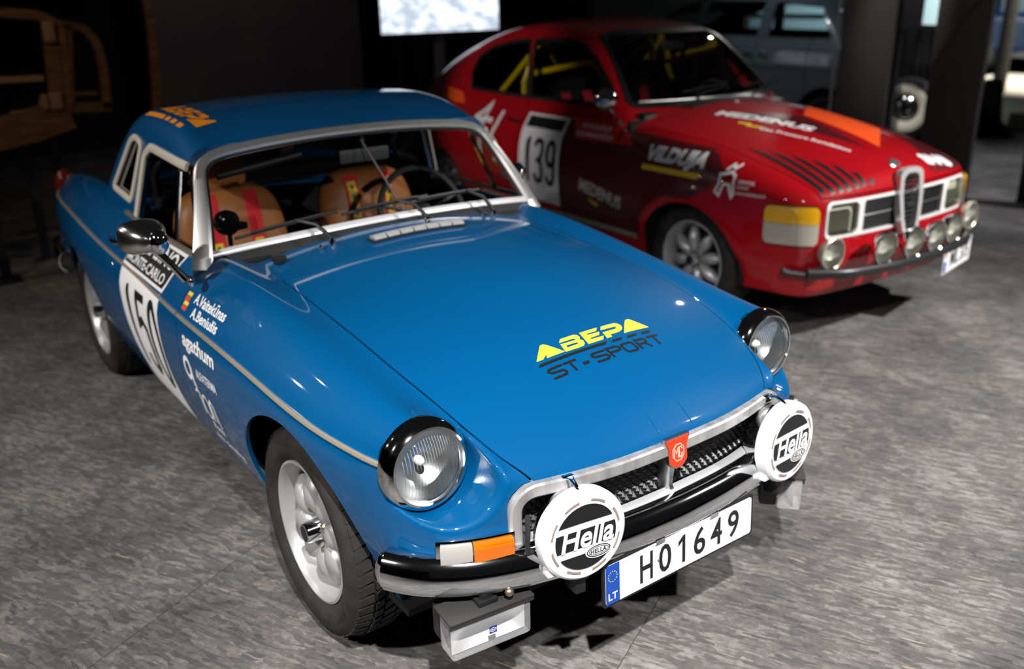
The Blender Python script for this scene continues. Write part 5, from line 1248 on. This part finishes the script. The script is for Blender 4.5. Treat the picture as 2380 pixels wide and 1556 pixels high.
side_d('dark_graphic', poly2d([(-1.02, .94), (-.60, .94), (.10, .90), (.24, .80), (.15, .72), (.05, .66), (-.10, .65), (-.22, .60), (-.30, .50), (-.33, .38), (-.60, .36), (-1.02, .36)]), inkd, sbody, .0010)
side_d('number_panel', poly2d([(-1.43, .945), (-1.02, .945), (-1.02, .435), (-1.43, .435)]), wht2, d0, .0020)
side_d('panel_band', poly2d([(-1.405, .93), (-1.045, .93), (-1.045, .868), (-1.405, .868)]), inkb, d0, .0028)
def dig(pts, w=.030, closed=False): return stroke2d(pts, w, closed)
n1 = poly2d([(-1.345, .545), (-1.315, .545), (-1.315, .815), (-1.338, .815), (-1.358, .785), (-1.358, .762), (-1.345, .772)])
n3 = dig([(-1.262, .765), (-1.250, .795), (-1.222, .803), (-1.196, .79), (-1.188, .745), (-1.198, .700), (-1.225, .685), (-1.196, .668), (-1.184, .62), (-1.195, .572), (-1.222, .556), (-1.25, .566), (-1.264, .60)])
n9 = merge2d(dig(circ(-1.103, .735, .036, 20, .068), .030, True), dig([(-1.067, .735), (-1.067, .615), (-1.08, .570), (-1.105, .556), (-1.13, .568), (-1.140, .60)]))
side_d('race_number', merge2d(n1, n3, n9), inkb, d0, .0030)
side_d('sponsor_lettering', TX('VILDUJA', -.30, .10, .790, .882, bold=0.0070, shear=.12), wht2, sbody, .0030)
side_d('sponsor_bar', poly2d([(-.315, .760), (.085, .760), (.09, .787), (-.31, .787)]), MATS['yellow_patch'], sbody, .0030)
V, Fc = fit2d(text2d('MEDENUS', .1, .0, .003), w=.36, h=.075); a_ = -.17
V = np.stack([-.64+V[:, 0]*math.cos(a_)-V[:, 1]*math.sin(a_), .575+V[:, 0]*math.sin(a_)+V[:, 1]*math.cos(a_)], -1)
side_d('sponsor_lettering', (V, Fc), mat('grey_vinyl', (.5, .48, .46), .4), d0, .0030)
side_d('sponsor_bar', poly2d([(-.76, .535), (-.70, .525), (-.70, .50), (-.66, .495), (-.66, .515), (-.76, .535)]), MATS['yellow_patch'], d0, .0030)
side_d('tooth_mark', merge2d(stroke2d([(.20, .72), (.215, .76), (.205, .80), (.235, .805), (.26, .815), (.285, .80), (.29, .77), (.305, .72), (.295, .705), (.27, .76), (.24, .76), (.225, .705)], .013, True), stroke2d([(.225, .82), (.245, .845), (.265, .83), (.28, .85)], .012)), wht2, sbody, .0030)
side_d('sponsor_lettering', merge2d(TX('DENTAL', .315, .40, .770, .785, bold=0.0015), TX('CLINIC', .315, .38, .748, .763, bold=0.0015), TX('www.medicdentis.lt', .315, .47, .722, .738, bold=0.0010)), wht2, sbody, .0030)
side_d('name_panel', poly2d([(-1.0, .955), (-.57, .950), (-.55, .858), (-.90, .850)]), mat('bright_red_vinyl', (.70, .02, .015), .35), d0, .0022)
side_d('name_panel', poly2d([(-.545, .948), (-.42, .862), (-.538, .858)]), MATS['bright_red_vinyl'], sbody, .0022)
side_d('name_lettering', merge2d(TX('PATKEVIČIUS', -.89, -.64, .908, .938, bold=0.0015), TX('D.DUMAKEVIČIUS', -.91, -.60, .868, .898, bold=0.0015)), wht2, d0, .0034)
side_d('brush_mark', merge2d(stroke2d([(-2.0, .862), (-1.93, .90), (-1.865, .955), (-1.88, .86), (-1.90, .76), (-1.86, .62)], .030), stroke2d([(-1.97, .852), (-1.86, .868), (-1.78, .862)], .030), stroke2d([(-1.70, .93), (-1.715, .85), (-1.76, .77), (-1.70, .735), (-1.66, .69), (-1.70, .62)], .030)), wht2, sbody, .0030)
side_d('tail_patch', poly2d([(-2.55, 1.02), (-2.30, 1.0), (-2.22, .93), (-2.52, .92)]), oran, sbody, .0025)
# ============================================================ BACKGROUND
def at(px, py, ax, v):
    f = np.array([math.cos(CP)*math.cos(CY), math.cos(CP)*math.sin(CY), math.sin(CP)]); r = np.cross(f, [0, 0, 1]); r /= np.linalg.norm(r); u = np.cross(r, f)
    r2 = math.cos(CR)*r+math.sin(CR)*u; u2 = -math.sin(CR)*r+math.cos(CR)*u; d = f+r2*(px-1190)/CF+u2*(778-py)/CF
    t = (v-CAMP[ax])/d[ax]; return np.array(CAMP)+t*d
# hall walls
wall('wall_back', (-9.5, -8), (-9.5, 22)); wall('wall_left', (-14, -7.5), (6, -7.5))
wall('wall_far', (-16, 16.5), (8, 16.5))
# grey partition behind the roadster
prt = noise_col(mat('partition_grey', (.05, .045, .045), .85), (.045, .041, .041), (.065, .058, .057), 2)
m_ = MB(); m_.box((0, 0, 1.5), (.06, 2.0, 3.0), None, .004); o = m_.build('partition_panel', prt); o.location = (-6.5, 1.90, 0); tag(o, 'wide plain dark grey display partition behind the blue roadster', 'partition')
# television on a post
scr = bpy.data.materials.new('screen_picture'); scr.use_nodes = True
def screen_nodes():
    nt = scr.node_tree; N = nt.nodes; L = nt.links; N.clear(); out = N.new('ShaderNodeOutputMaterial'); em = N.new('ShaderNodeEmission'); em.inputs[1].default_value = 1.6; L.new(em.outputs[0], out.inputs[0])
    tc = N.new('ShaderNodeTexCoord'); n1 = N.new('ShaderNodeTexNoise'); n1.inputs['Scale'].default_value = 9; n1.inputs['Detail'].default_value = 6; mp = N.new('ShaderNodeMapping'); mp.inputs['Rotation'].default_value = (0, 0, .7); mp.inputs['Scale'].default_value = (1, 3.5, 1)
    L.new(tc.outputs['Generated'], mp.inputs[0]); L.new(mp.outputs[0], n1.inputs['Vector']); cr = N.new('ShaderNodeValToRGB'); cr.color_ramp.elements[0].position = .38; cr.color_ramp.elements[0].color = (.36, .42, .50, 1); cr.color_ramp.elements[1].position = .62; cr.color_ramp.elements[1].color = (.85, .92, 1, 1)
    L.new(n1.outputs['Fac'], cr.inputs[0]); L.new(cr.outputs[0], em.inputs[0])
screen_nodes()
A, B = at(888, 84, 0, -6.0), at(1159, 64, 0, -5.9)
A[2] = B[2] = (A[2]+B[2])/2; d = B-A; W_ = np.linalg.norm(d[:2]); tv = tag(empty('television', (*((A+B)/2)[:2], 0), math.atan2(d[1], d[0])), 'wall-size television on a grey post showing a snowy road', 'television'); z0 = A[2]
tv['label'] = 'flat television on a grey post showing a pale snowy road'
Hh = W_*9/16
m_ = MB(); m_.box((0, .03, z0+Hh/2), (W_+.03, .05, Hh+.03), None, .006); m_.build('housing', blackp, tv)
m_ = MB(); m_.box((0, .003, z0+Hh/2), (W_, .004, Hh)); m_.build('screen', scr, tv, smooth=False)
m_ = MB(); m_.box((.0, .09, (z0+.2)/2), (.10, .06, z0+.2), None, .004); m_.build('post', mat('post_grey', (.16, .16, .16), .5, .3), tv)
m_ = MB(); m_.box((.0, .09, .012), (.7, .5, .024), None, .004); m_.build('base', blackp, tv)
# black curtain beside the television
blk = mat('black_drape', (.004, .004, .0045), .95)
m_ = MB(); P = [(-7.2+.04*math.sin(i*1.1), 2.95+i*.06, 0) for i in range(60)]
m_.add([p for p in P]+[(p[0], p[1], 3.2) for p in P], [(i, i+1, 61+i, 60+i) for i in range(59)]); o = m_.build('drape', blk); tag(o, 'black drape hanging behind the television', 'curtain')
sol = o.modifiers.new('s', 'SOLIDIFY'); sol.thickness = .01
# ---- coach-built wooden body frame, upper left
wood = noise_col(mat('ash_wood', (.22, .10, .035), .55), (.12, .05, .015), (.30, .15, .055), 6, 5, (1, 1, 8))
wood2 = mat('pale_wood_block', (.40, .24, .12), .5)
wf = tag(empty('wooden_car_frame', (-4.6, -.6, 0)), 'unfinished wooden frame of an old car body on a black stand', 'car frame')
def wbeam(name, pts, w, d_, m=wood):
    mb = MB(); P = [np.array(p)-np.array([-4.6, -.6, 0]) for p in pts]; P = smoothpts(dense(P, 24), 1); mb.sweep([tuple(p) for p in P], [(-w/2, -d_/2), (-w/2, d_/2), (w/2, d_/2), (w/2, -d_/2)], (1, 0, 0)); return mb.build(name, m, wf, smooth=False)
X = -4.6
W3 = lambda px, py, x=X: tuple(at(px, py, 0, x))
wbeam('top_rail', [W3(-200, 20), W3(0, 28), W3(95, 36), W3(135, 58), W3(150, 100)], .055, .05)
wbeam('door_post', [W3(112, 40), W3(120, 120), W3(128, 200), W3(135, 275)], .085, .06)
wbeam('outer_post', [W3(140, 70), W3(150, 160), W3(158, 250)], .04, .09)
wbeam('window_rail', [W3(-200, 186), W3(0, 186), W3(100, 181)], .035, .05, wood2)
wbeam('inner_rail', [W3(25, 262), W3(90, 256), W3(100, 220)], .018, .03, wood2)
wbeam('sill', [W3(-200, 345), W3(0, 312), W3(80, 290), W3(160, 262)], .20, .08)
for px, py, w_, h_ in ((108, 72, .065, .12), (126, 232, .070, .10), (100, 235, .035, .09)):
    mb = MB(); p = np.array(W3(px, py))-np.array([-4.6, -.6, 0]); mb.box((p[0]+.05, p[1], p[2]), (.03, w_, h_), None, .004); mb.build('joint_block', wood2, wf)
X2 = -5.5
wbeam('rear_rail', [W3(130, 55, X2), W3(190, 62, X2), W3(225, 100, X2), W3(240, 165, X2), W3(248, 250, X2)], .06, .05)
wbeam('rear_sill', [W3(120, 252, X2), W3(255, 248, X2)], .07, .05)
wbeam('rear_post', [W3(155, 60, X2), W3(160, 250, X2)], .07, .05)
wbeam('rear_slat', [W3(170, 218, X2), W3(225, 216, X2)], .03, .03)
for px in (-60, 60, 130):
    p = np.array(W3(px, 330))-np.array([-4.6, -.6, 0]); mb = MB(); mb.box((p[0]-.1, p[1], .40), (.05, .05, .80)); mb.build('stand_leg', blackp, wf, smooth=False)
wh = tag(empty('wooden_hoop', (-5.2, .3, 0)), 'tall curved wooden hoop standing beside the dark partition', 'wooden hoop')
mb = MB(); P = [np.array(at(px, py, 0, -5.2))-np.array([-5.2, .3, 0]) for px, py in ((318, -60), (338, 0), (349, 60), (355, 120), (362, 200), (366, 300), (368, 420))]; P.append(np.array([P[-1][0], P[-1][1], .0])); mb.sweep([tuple(p) for p in smoothpts(dense(P, 30), 1)], [(-.03, -.03), (-.03, .03), (.03, .03), (.03, -.03)], (1, 0, 0)); mb.build('hoop', wood, wh, smooth=False)
# trestle leg at the left edge
p = at(18, 655, 2, 0); t = tag(empty('display_stand', (p[0], p[1], 0)), 'black steel display stand leg at the left picture edge', 'stand')
mb = MB(); mb.box((0, 0, .5), (.06, .06, 1.0), None, .004); mb.build('leg', mat('stand_steel', (.03, .032, .035), .5, .5), t); mb = MB(); mb.box((0, 0, .01), (.16, .16, .02), None, .004); mb.build('foot', MATS['stand_steel'], t); mb = MB(); mb.box((0, -.5, .97), (.05, 1.0, .05), None, .004); mb.build('crossbar', MATS['stand_steel'], t)
# ---- grey vintage saloon behind the coupe
grey = mat('grey_blue_paint', (.085, .105, .12), .3, coat=.8)
_GZ = Spl([(-6.6, .95), (-6.3, 1.15), (-5.9, 1.40), (-5.4, 1.56), (-4.6, 1.62), (-4.0, 1.58), (-3.65, 1.46), (-3.35, 1.16), (-3.2, 1.0)])
def F_grey(x, y, z):
    ay = np.abs(y-7.15); low = smax(smax(ay-.80+.10*np.maximum(z-.9, 0), z-1.12, .12), np.maximum(x+3.02, -6.9-x), .25)
    low = smax(low, .30-z, .05)
    top = smax(ay-(.74-.22*(z-1.1)), z-_GZ(x)+.06*(ay/.6)**2, .14)
    return smin(low, np.maximum(top, .9-z), .05)
GP = surface(F_grey, (-7.0, 6.2, .28), (-2.9, 8.1, 1.68), .03)
G_W = [[(-4.30, 1.18), (-3.60, 1.18), (-3.78, 1.43), (-4.28, 1.47)], [(-5.25, 1.18), (-4.48, 1.18), (-4.46, 1.48), (-5.18, 1.48)], [(-5.85, 1.18), (-5.42, 1.18), (-5.36, 1.46), (-5.75, 1.40)]]
g_side = lambda P: np.minimum.reduce([polyd(P[:, 0], P[:, 2], w, .02) for w in G_W])
g_ws = lambda P: np.where(P[:, 0] > -3.75, rrect(P[:, 1], P[:, 2], 7.15, 1.32, .52, .12, .05), 1)
g_bk = lambda P: np.where(P[:, 0] < -5.6, rrect(P[:, 1], P[:, 2], 7.15, 1.28, .42, .10, .05), 1)
GC = clips(GP, [lambda P: -np.where(np.abs(P[:, 1]-7.15) > .45, g_side(P), 1), lambda P: -g_ws(P), lambda P: -g_bk(P), lambda P: -np.where(np.abs(P[:, 1]-7.15) > .5, np.minimum(np.hypot(P[:, 0]+3.52, P[:, 2]-.34), np.hypot(P[:, 0]+5.9, P[:, 2]-.34))-.37, 1)])
gcar = tag(empty('vintage_saloon', (-4.4, 7.15, 0)), 'dull grey vintage saloon parked behind the red coupe', 'car')
def off_child(o, par):
    o.parent = par; o.matrix_parent_inverse = Matrix.Translation(-Vector(par.location)); return o
gd = lambda P: np.maximum.reduce([np.abs(P[:, 0]+4.10)-.32, np.abs(P[:, 2]-.80)-.36, P[:, 1]-6.7])
off_child(shell('body', clips(GC, [lambda P: .004-gd(P)]), F_grey, grey, None, .02), gcar); fd = off_child(shell('front_door', clips(GC, [lambda P: gd(P)+.004]), F_grey, grey, None, .02), gcar)
for w_ in G_W:
    for sd_ in (-1, 1): off_child(shell('side_window', clips(GP, [lambda P: np.where(sd_*(P[:, 1]-7.15) > .45, polyd(P[:, 0], P[:, 2], w_, .02), 1)]), F_grey, glass('saloon_glass', (.8, .85, .85)), None, 0, off=-.01), gcar)
for x in (-4.50, -4.30):
    mb = MB(); mb.tube([(x-.06, 6.355, .985), (x+.03, 6.335, .99)], .012, 8); mb.sphere((x+.03, 6.335, .99), .02, 10); off_child(mb.build('door_handle', chrome), gcar)
for x, s_ in ((-3.52, -1), (-5.9, -1), (-3.52, 1), (-5.9, 1)):
    mb = MB(); mb.lathe([(.0, .05), (.16, .06), (.20, .07), (.21, .05), (.24, .085), (.30, .085), (.335, .05), (.34, -.06), (.0, -.06)], 32, Tr(x, 7.15+s_*.66, .34) @ Rz(s_*PI/2)); off_child(mb.build('wheel', tyrem), gcar)
mb = MB(); mb.box((-4.75, 7.15, .35), (2.8, 1.2, .05)); off_child(mb.build('floor_pan', black, smooth=False), gcar)
mb = MB(); mb.tube([(-3.25, 6.40, 1.03), (-3.22, 6.24, 1.08)], .012, 8); mb.sphere((-3.22, 6.20, 1.09), .07, 14, (.5, 1, .8)); off_child(mb.build('wing_mirror', chrome), gcar)
# ---- dark display panels on the right
pnl = noise_col(mat('panel_brown', (.03, .027, .026), .8), (.026, .022, .021), (.036, .031, .030), 3)
def board(name, p, q, h, label, m=pnl):
    p, q = np.array(p, float), np.array(q, float); d = q-p; mb = MB(); L_ = np.linalg.norm(d); mb.box((0, 0, h/2), (L_, .05, h), None, .004); o = mb.build(name, m); o.location = (*((p+q)/2), 0); o.rotation_euler = (0, 0, math.atan2(d[1], d[0])); return tag(o, label, 'partition')
board('partition_board', (-2.80, 5.5), (-2.36, 5.55), 2.6, 'narrow dark display panel with a beaded edge beside the grey saloon')
p2 = board('partition_board', (-1.985, 5.52), (-1.565, 5.52), 2.6, 'broad dark display panel with a cable, right of the whitewall wheel')
board('partition_board', at(2362, 470, 2, 0)[:2], at(2362, 470, 2, 0)[:2]+np.array([.6, .15]), 1.3, 'low black panel cut off by the right picture edge', blackp)
mb = MB(); mb.tube([tuple(at(px, py, 1, 5.478)) for px, py in ((2290, -10), (2250, 30), (2215, 85), (2185, 125), (2160, 165))], .008, 6); o = mb.build('cable', rubber); tag(o, 'black cable running diagonally across the broad dark panel', 'cable')
ch = tag(empty('bead_chain', (-2.835, 5.47, 0)), 'metal bead chain hanging along the edge of the narrow panel', 'chain'); bead = None
for i in range(44):
    if bead is None: mb = MB(); mb.sphere((0, 0, 0), .013, 10); bead = mb.build('bead', mat('bead_steel', (.45, .40, .36), .3, .9), ch); b = bead
    else: b = bead.copy(); COL.objects.link(b); b.parent = ch
    b.location = (0, 0, .2+i*.036)
mb = MB(); mb.tube([(0, 0, .0), (0, 0, 2.0)], .004, 6); mb.build('cord', blackp, ch)
# black monitor between the panels
mo = tag(empty('monitor', (-2.3, 5.75, 0)), 'switched-off black monitor on a stand between the two dark panels', 'monitor')
a0, b0 = at(2018, 66, 1, 5.75), at(2140, 60, 1, 5.75)
mb = MB(); mb.box(((a0[0]+b0[0])/2+2.3, 0, a0[2]+.24), (b0[0]-a0[0], .04, .48), None, .006); mb.build('housing', blackp, mo); mb = MB(); mb.box(((a0[0]+b0[0])/2+2.3, .03, a0[2]/2), (.12, .05, a0[2])); mb.build('stand', blackp, mo, smooth=False)
lp = at(2073, 53, 1, 5.725); mb = MB(); mb.sphere((lp[0]+2.3, lp[1]-5.75, lp[2]), .008, 8); mb.build('power_light', mat('led_violet', (.1, .05, .5), .5, emit=(.25, .2, 1), es=9), mo)
# whitewall wheel on a stand in the gap, black sheet added behind to darken the gap
wx = at(2108, 250, 1, 6.1); oc_ = tag(empty('wheel_display', (wx[0], 6.1, 0)), 'whitewall wheel on a black stand between the two dark panels', 'wheel')
wt = mat('whitewall', (.75, .72, .62), .6); k_ = 1.0
mb = MB(); mb.lathe([(.0, .045), (.03, .05), (.05, .06), (.075, .05), (.10, .03), (.118, .03)], 28); w = mb.build('hub_cap', mat('wheel_chrome', (.3, .3, .3), .15, 1), oc_); w.location = (0, 0, wx[2]); w.rotation_euler = (0, 0, -PI/2+.15)
mb = MB(); mb.lathe([(.118, .03), (.125, .05), (.155, .062), (.185, .064), (.205, .058)], 36); mb.build('whitewall_band', wt, w)
mb = MB(); mb.lathe([(.205, .056), (.235, .05), (.255, .03), (.26, 0), (.255, -.05), (.12, -.06)], 36); mb.build('tyre', rubber, w)
mb = MB(); mb.box((0, .10, wx[2]/2), (.08, .06, wx[2])); mb.box((0, .06, wx[2]), (.05, .12, .05)); mb.box((0, .08, .015), (.4, .34, .03)); mb.build('stand', blackp, oc_, smooth=False)
mb = MB(); P = [(-2.96+i*.028, 6.45+.012*math.sin(i*1.3), 0) for i in range(32)]
mb.add(P+[(p[0], p[1], 1.30) for p in P], [(i, i+1, 33+i, 32+i) for i in range(31)]); o = mb.build('drape', blk); sol = o.modifiers.new('s', 'SOLIDIFY'); sol.thickness = .008; tag(o, 'low black sheet added behind the whitewall wheel to darken the gap', 'curtain')
# ---- bright area beyond: pale blue van side, cream plinth, blue car
pale = mat('pale_blue_paint', (.42, .60, .66), .35, coat=.5)
van = tag(empty('delivery_van', (-8.4, 13.2, 0)), 'pale blue van in bright light far behind the grey saloon', 'van')
mb = MB(); mb.box((0, 0, 1.35), (4.6, 1.9, 1.9), None, .25); mb.build('body', pale, van)
for i in range(3): mb = MB(); mb.box((-1.3+i*1.25, -.94, 1.75), (.9, .06, .6), None, .05); mb.build('window', mat('van_glass', (.05, .07, .08), .1), van)
mb = MB(); mb.box((0, -.95, 1.15), (4.5, .04, .06)); mb.build('side_moulding', chrome, van)
for x in (-1.5, 1.5): mb = MB(); mb.lathe([(0, .1), (.2, .1), (.33, .08), (.34, -.1), (0, -.1)], 28, Tr(x, -.85, .34) @ Rz(-PI/2)); mb.build('wheel', rubber, van)
crm = mat('cream_plinth', (.75, .68, .55), .6)
pp = at(2330, 245, 2, .12); mb = MB(); mb.box((0, 0, .10), (7.0, 5.0, .20), None, .01); o = mb.build('plinth', crm); o.location = (pp[0]+1.9, pp[1]+1.4, 0); o.rotation_euler = (0, 0, .1); tag(o, 'low cream display plinth brightly lit at the far right', 'plinth')
bb = at(2365, 70, 1, 15.3); bc = tag(empty('blue_saloon', (bb[0]+1.2, 15.0, .2)), 'dark blue classic car with chrome on the far cream plinth', 'car')
def F_bc(x, y, z): return smin(smax(smax(np.abs(y)-.8, np.abs(x)-2.0, .3), np.abs(z-.60)-.36, .2), smax(smax(np.abs(y)-.65, np.abs(x+.3)-1.0, .3), np.abs(z-1.1)-.32, .25), .1)
o = shell('body', surface(F_bc, (-2.2, -1, .15), (2.2, 1, 1.5), .05), F_bc, mat('navy_paint', (.0015, .007, .03), .25, coat=1), bc, 0)
for x in (-1.3, 1.3): mb = MB(); mb.lathe([(0, .1), (.18, .12), (.30, .1), (.31, -.1), (0, -.1)], 24, Tr(x, -.72, .31) @ Rz(-PI/2)); mb.build('wheel', rubber, bc)
mb = MB(); mb.tube([(-2.0, -.75, .45), (-2.08, -.5, .45), (-2.1, 0, .45), (-2.08, .5, .45)], .05, 10); mb.build('bumper', chrome, bc)
for y in (-.6, .6): mb = MB(); mb.sphere((-1.98, y, .72), .10, 16, (.6, 1, 1)); mb.build('headlamp', refl, bc)
mb = MB(); mb.box((-.3, -.66, 1.1), (1.5, .06, .32), None, .05); mb.build('side_window', MATS['van_glass'], bc)
cp_ = at(2327, 165, 1, 11.5); mb = MB(); mb.tube([(cp_[0], 11.5, 0), (cp_[0], 11.5, 3.6)], .09, 14); o = mb.build('column', mat('column_grey', (.16, .155, .15), .7)); tag(o, 'round grey column standing before the bright plinth', 'column')
sp_ = at(2290, 312, 2, 0); st = tag(empty('draped_stand', (sp_[0], sp_[1], 0)), 'small black draped stand in front of the cream plinth', 'stand')
mb = MB(); mb.lathe([(.0, .62), (.09, .61), (.11, .52), (.12, .35), (.15, .15), (.27, .05), (.29, .0), (.0, .0)], 20, Ry(-PI/2)); mb.build('cloth', blk, st)
